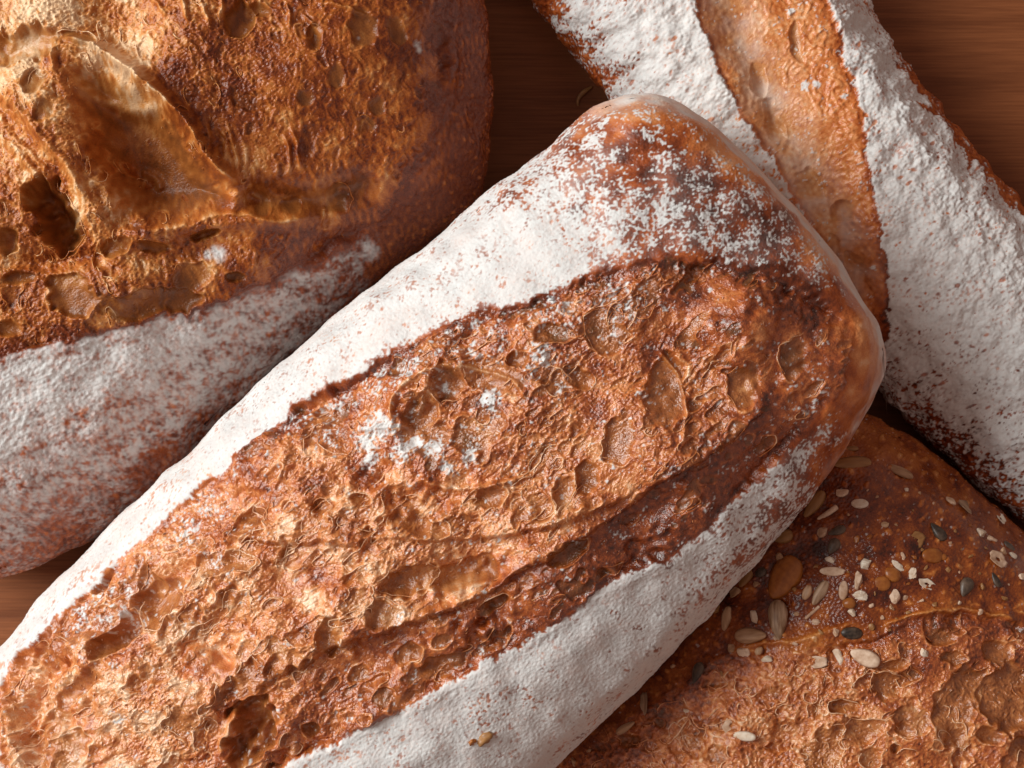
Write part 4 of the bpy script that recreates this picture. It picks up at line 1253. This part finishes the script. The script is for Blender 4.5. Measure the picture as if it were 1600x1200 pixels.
def seed_shape(kind, rg):
    """unit seed lying along x, -1..1, flat side down"""
    nu, nv = (14, 12)
    V, F = [], []
    if kind in ('flake', 'shell'):
        # thin curled sheet with thickness
        nr, na = 4, 14
        hole = 0.25 if kind == 'flake' else 0.0
        ph = rg.rand() * 6.28
        for top in (1, 0):
            for i in range(nr + 1):
                rr = hole + (1 - hole) * i / nr
                for j in range(na):
                    t = 2 * math.pi * j / na
                    w = 1 + 0.14 * math.sin(2 * t + ph) + 0.10 * math.sin(5 * t + ph * 2)
                    x, y = rr * w * math.cos(t), rr * w * math.sin(t)
                    z = (0.75 * (y * y) + 0.25 * x * x * (1 if kind == 'flake' else .3)) * (1.0 if kind == 'shell' else 0.5) + (0.14 if top else 0) + 0.05 * math.sin(3 * t + 5 * rr + ph)
                    V.append((x, y, z))
        n1 = (nr + 1) * na
        for i in range(nr):
            for j in range(na):
                a, b, c, d = i * na + j, i * na + (j + 1) % na, (i + 1) * na + (j + 1) % na, (i + 1) * na + j
                F.append((d, c, b, a)[::-1] if False else (a, d, c, b)); F.append((n1 + a, n1 + b, n1 + c, n1 + d))
        for j in range(na):
            o0 = nr * na + j; o1 = nr * na + (j + 1) % na
            F.append((o0, n1 + o0, n1 + o1, o1))
            F.append((j, (j + 1) % na, n1 + (j + 1) % na, n1 + j))
        return V, F
    if kind == 'chip':
        cuts = []
        for _ in range(9):
            d_ = rg.randn(3); d_ /= np.linalg.norm(d_); cuts.append((d_, 0.42 + 0.42 * rg.rand()))
        nu, nv = 12, 14
    lump = [(rg.randn(), rg.randn(), rg.randn(), rg.rand() * 6.28) for _ in range(5)]
    for i in range(nu + 1):
        t = i / nu
        x = -math.cos(math.pi * t)
        s_ = math.sin(math.pi * t)
        if kind == 'sunflower':
            w = s_ ** 0.9 * (1.0 + 0.30 * x) if x < 0.2 else s_ ** 0.75 * 1.06
        elif kind == 'teardrop':
            w = s_ ** 1.1 * (1.0 + 0.45 * x)
        elif kind == 'round':
            w = s_ ** 0.9 * (1 + 0.12 * x)
        elif kind == 'straw':
            w = min(1.0, s_ * 3)
        else:
            w = s_
        for j in range(nv):
            a = 2 * math.pi * j / nv
            y, z = w * math.cos(a), w * math.sin(a)
            if kind == 'sunflower':
                rdg = 1 + 0.06 * math.cos(6 * a)
                y *= rdg; z *= rdg * (0.9 if z > 0 else 0.6)
            elif kind == 'grain':
                if z > 0:
                    z *= 1 - 0.38 * math.exp(-(y / 0.16) ** 2)
            elif kind == 'chip':
                p_ = np.array([x, y, z])
                q = min([1.0] + [c / float(p_ @ d_) for d_, c in cuts if float(p_ @ d_) > c])
                q *= 1.12 + sum(0.03 * math.sin(4.1 * (l[0] * x + l[1] * y + l[2] * z) + l[3]) for l in lump)
                V.append((x * q, y * q, z * q)); continue
            V.append((x, y, z))
    for i in range(nu):
        for j in range(nv):
            F.append((i * nv + j, i * nv + (j + 1) % nv, (i + 1) * nv + (j + 1) % nv, (i + 1) * nv + j))
    return V, F


# name, shape, material, px, py, length px, width px, angle (deg, counter-clockwise in the photo), height factor, sink
SEEDS = [
    ("sunflower_seed", 'sunflower', 'dim', 1330, 723, 66, 23, 6, .5, .45), ("sunflower_seed", 'sunflower', 'sun', 1402, 735, 58, 23, -2, .55, .3),
    ("sunflower_seed", 'sunflower', 'dim', 1270, 787, 52, 21, 55, .55, .3), ("grain_splinter", 'straw', 'pale', 1292, 802, 40, 9, 35, .9, .3),
    ("grain_chip", 'chip', 'pale', 1314, 769, 21, 14, 10, .7, .3), ("spelt_grain", 'grain', 'white', 1342, 786, 28, 16, 0, .8, .3),
    ("grain_chip", 'chip', 'pale', 1284, 831, 22, 17, 30, .8, .2), ("black_seed", 'teardrop', 'black', 1306, 828, 30, 14, 20, .6, .3),
    ("black_seed", 'teardrop', 'black', 1301, 854, 28, 18, 60, .6, .3), ("grain_chip", 'chip', 'white', 1299, 875, 19, 12, -20, .8, .2),
    ("spelt_grain", 'grain', 'pale', 1301, 892, 43, 15, -3, .8, .25), ("grain_chip", 'chip', 'white', 1352, 882, 22, 17, 70, .9, .2),
    ("grain_chip", 'chip', 'pale', 1340, 906, 30, 20, 75, .8, .2), ("spelt_grain", 'grain', 'pale', 1316, 922, 31, 15, 85, .8, .2),
    ("grain_chip", 'chip', 'white', 1345, 930, 24, 16, -10, .8, .2), ("mustard_seed", 'round', 'orange', 1327, 942, 21, 18, 0, .8, .5),
    ("grain_chip", 'chip', 'white', 1330, 957, 16, 13, 80, .9, .2), ("spelt_grain", 'grain', 'sun', 1261, 925, 25, 15, 65, .8, .3),
    ("seed_husk", 'sunflower', 'husk', 1280, 926, 44, 18, 58, .6, .3), ("grain_splinter", 'straw', 'pale', 1269, 956, 31, 5, 42, 1.0, .2),
    ("pumpkin_seed", 'sunflower', 'orange', 1225, 903, 76, 46, 58, .55, .35), ("sunflower_seed", 'teardrop', 'husk', 1216, 969, 66, 30, 97, .7, .1),
    ("grain_chip", 'chip', 'sun', 1221, 872, 22, 19, 50, .7, .3), ("sunflower_seed", 'sunflower', 'dim', 1164, 900, 38, 22, 70, .6, .3),
    ("grain_chip", 'chip', 'sun', 1148, 925, 26, 14, 25, .8, .3), ("sunflower_seed", 'sunflower', 'sun', 1134, 966, 40, 17, 84, .7, .25),
    ("grain_chip", 'chip', 'dim', 1116, 953, 20, 17, 0, .7, .4), ("grain_chip", 'chip', 'white', 1178, 964, 23, 16, 110, .9, .2),
    ("sunflower_seed", 'sunflower', 'sun', 1173, 992, 51, 24, 178, .55, .25), ("black_seed", 'round', 'black', 1189, 894, 20, 16, 20, .7, .4),
    ("grain_chip", 'chip', 'sun', 1183, 912, 13, 11, 0, .8, .3), ("sunflower_seed", 'sunflower', 'dim', 1222, 839, 32, 22, 10, .6, .3),
    ("black_seed", 'teardrop', 'black', 1464, 831, 36, 20, -58, .65, .25), ("mustard_seed", 'round', 'orange', 1456, 866, 35, 25, 0, .5, .55),
    ("bran_disc", 'flake', 'dim', 1430, 844, 32, 28, 20, .35, .6), ("grain_chip", 'chip', 'pale', 1485, 783, 19, 13, -50, .8, .25),
    ("curled_husk", 'shell', 'husk', 1506, 794, 28, 22, -30, .6, .3), ("curled_flake", 'flake', 'white', 1562, 811, 23, 19, 80, .7, .2),
    ("grain_chip", 'chip', 'white', 1530, 832, 23, 20, 70, .9, .2), ("grain_chip", 'chip', 'pale', 1549, 842, 17, 14, 0, .9, .2),
    ("grain_chip", 'chip', 'sun', 1566, 860, 14, 12, 60, .9, .2), ("grain_chip", 'chip', 'white', 1581, 869, 15, 11, 0, .9, .2),
    ("curled_flake", 'flake', 'pale', 1558, 875, 36, 25, -15, .5, .15), ("black_seed", 'round', 'black', 1577, 853, 24, 16, -40, .5, .4),
    ("grain_splinter", 'chip', 'white', 1403, 883, 28, 10, -50, .9, .2), ("mustard_seed", 'round', 'orange', 1394, 896, 27, 23, -30, .6, .5),
    ("grain_chip", 'chip', 'white', 1425, 895, 22, 18, 80, .9, .15), ("curled_flake", 'flake', 'white', 1447, 912, 32, 15, -30, .6, .15),
    ("grain_chip", 'chip', 'pale', 1397, 931, 22, 17, 105, .8, .2), ("black_seed", 'teardrop', 'black', 1509, 917, 34, 22, 62, .65, .25),
    ("black_seed", 'teardrop', 'black', 1555, 905, 27, 12, -72, .6, .3), ("black_seed", 'round', 'black', 1331, 989, 34, 20, -3, .6, .3),
    ("mustard_seed", 'round', 'orange', 1377, 911, 28, 24, 0, .4, .7), ("grain_chip", 'chip', 'dim', 1481, 891, 15, 12, 0, .6, .4),
    ("grain_chip", 'chip', 'white', 1416, 764, 7, 7, 0, 1, .2), ("grain_chip", 'chip', 'white', 1310, 1027, 28, 17, -62, .9, .15),
    ("oat_flake", 'sunflower', 'pale', 1350, 1027, 48, 25, -22, .4, .15), ("curled_husk", 'shell', 'pale', 1276, 1034, 36, 17, -5, .7, .3),
    ("grain_chip", 'chip', 'white', 1442, 1020, 22, 15, -40, .7, .3), ("grain_chip", 'chip', 'pale', 1274, 971, 15, 9, -5, .8, .3),
    ("sunflower_seed", 'sunflower', 'sun', 976, 1136, 38, 16, 188, .7, .2), ("sunflower_seed", 'sunflower', 'white', 1160, 1148, 40, 15, -3, .7, .15),
    ("oat_flake", 'flake', 'pale', 1143, 1132, 32, 26, 10, .4, .3), ("seed_husk", 'shell', 'husk', 1008, 1099, 40, 15, -65, .8, .2),
    ("black_seed", 'teardrop', 'black', 1089, 1051, 36, 18, 75, .6, .3), ("grain_chip", 'chip', 'white', 1073, 1110, 13, 11, 0, .9, .2),
    ("grain_chip", 'chip', 'pale', 1160, 1016, 24, 18, -35, .8, .25), ("grain_chip", 'chip', 'sun', 1143, 1013, 18, 16, 40, .7, .3),
    ("grain_chip", 'chip', 'sun', 1186, 1014, 18, 12, 75, .8, .3), ("grain_chip", 'chip', 'white', 1197, 1030, 20, 13, -10, .8, .2),
    ("grain_chip", 'chip', 'sun', 897, 1189, 16, 12, -30, .8, .3), ("grain_chip", 'chip', 'sun', 920, 1173, 14, 11, 0, .8, .3), ("black_seed", 'round', 'black', 1079, 986, 16, 12, 20, .7, .4),
    ("grain_chip", 'chip', 'pale', 1596, 903, 15, 13, 60, .8, .2), ("sunflower_seed", 'sunflower', 'dim', 1330, 700, 24, 13, 20, .5, .5), ("grain_chip", 'chip', 'sun', 1245, 958, 9, 7, 0, .9, .3),
    ("grain_chip", 'chip', 'pale', 1361, 945, 9, 8, 0, .9, .3), ("grain_chip", 'chip', 'pale', 1440, 938, 9, 7, 0, .9, .3), ("grain_chip", 'chip', 'white', 1499, 942, 8, 7, 0, .9, .3), ("grain_chip", 'chip', 'pale', 1530, 957, 11, 9, 40, .9, .2),
    ("grain_chip", 'chip', 'sun', 1050, 1040, 10, 8, 0, .9, .3), ("mustard_seed", 'round', 'orange', 1475, 870, 12, 11, 0, .8, .5),
]


def seeds():
    rg = np.random.RandomState(77)
    L = SEEDED
    more = []
    while len(more) < 46:                      # small broken grain between the larger seeds
        px, py = rg.uniform(930, 1590), rg.uniform(740, 1150)
        if px * 0.76 + py * 0.65 < 1525 or py > 1010 + 0.25 * (1300 - px) or (px - 1600) * 0.68 - (py - 832) * 0.74 > -35:
            continue
        if min((px - a[3]) ** 2 + (py - a[4]) ** 2 for a in SEEDS + more) < 16 ** 2:
            continue
        ln = 5 + 9 * rg.rand() ** 2
        more.append(("grain_chip", 'chip', ('dim', 'sun', 'pale', 'orange', 'dim')[rg.randint(5)], px, py, ln, ln * (.5 + .4 * rg.rand()), rg.rand() * 180, .8, .35))
    for nm, shape, mat, px, py, ln, wd, ang, hf, sink in SEEDS + more:
        V, F = seed_shape(shape, rg)
        k = int(L.at(px, py))
        p = Vector(L.P[k]); n = Vector(L.N[k])
        a, b = ln * 0.5 * PXM, wd * 0.5 * PXM
        h = b * hf; sink += 0.22
        vs = [(x * a, y * b, z * h) for x, y, z in V]
        o = mesh_obj(nm, vs, F, MS[mat], L.root, shape != 'chip')
        xdir = Vector((math.cos(R(ang)), math.sin(R(ang)), 0))
        z = (n + Vector((rg.randn() * .08, rg.randn() * .08, 0))).normalized()
        y = z.cross(xdir).normalized(); x = y.cross(z)
        M = Matrix((x, y, z)).transposed().to_4x4()
        M.translation = p + z * h * (0.62 - sink)
        o.matrix_basis = M
    return


seeds()


# ------------------------------------------------------------------ small loose bits
def fleck(name, px, py, ln, wd, ang, mat, loaf, seed):
    rg = np.random.RandomState(seed)
    V, F = seed_shape('chip', rg)
    k = int(loaf.at(px, py)); p = Vector(loaf.P[k]); n = Vector(loaf.N[k])
    a, b = ln * 0.5 * PXM, wd * 0.5 * PXM
    o = mesh_obj(name, [(x * a, y * b * (1 + .2 * math.sin(9 * x)), z * b * .8) for x, y, z in V], F, mat, loaf.root)
    x = Vector((math.cos(R(ang)), math.sin(R(ang)), 0)); y = n.cross(x).normalized(); x = y.cross(n)
    M = Matrix((x, y, n)).transposed().to_4x4(); M.translation = p + n * b * 0.15
    o.matrix_basis = M
    return o


fleck("crust_fleck", 757, 1157, 36, 19, 35, MS['dim'], LONG, 3)
fleck("crust_fleck", 738, 1158, 16, 12, 60, MS['orange'], LONG, 4)


def curled_crumb():
    """thin curled crumb on the wood between the round and the slim loaf"""
    pts = spline([(903, 166), (903, 156), (910, 146), (918, 140), (925, 136)], per=6)
    n = len(pts); V, F = [], []
    for i, (px, py) in enumerate(pts):
        t = i / (n - 1)
        r = (0.35 + 0.65 * math.sin(math.pi * min(.97, max(.03, t)))) * 4.2 * PXM
        q = pts[min(i + 1, n - 1)] - pts[max(i - 1, 0)]
        d = np.array([q[0], -q[1]]); d = d / np.hypot(*d); nr = np.array([-d[1], d[0]])
        x, y = unproj(px, py, 0.0)
        for j in range(8):
            a = 2 * math.pi * j / 8
            V.append((x + nr[0] * r * math.cos(a), y + nr[1] * r * math.cos(a), r * 0.7 + r * 0.7 * math.sin(a) + 0.0001))
    V = np.array(V); org = V.mean(0); org[2] = 0
    for i in range(n - 1):
        for j in range(8):
            F.append((i * 8 + j, i * 8 + (j + 1) % 8, (i + 1) * 8 + (j + 1) % 8, (i + 1) * 8 + j))
    F.append(tuple(range(7, -1, -1))); F.append(tuple((n - 1) * 8 + j for j in range(8)))
    o = mesh_obj("bread_crumb", V - org, F, MS['dim'])
    o.location = org
    o["label"] = "small curled brown crumb on the dark wood above the long loaf"
    o["category"] = "crumb"


curled_crumb()
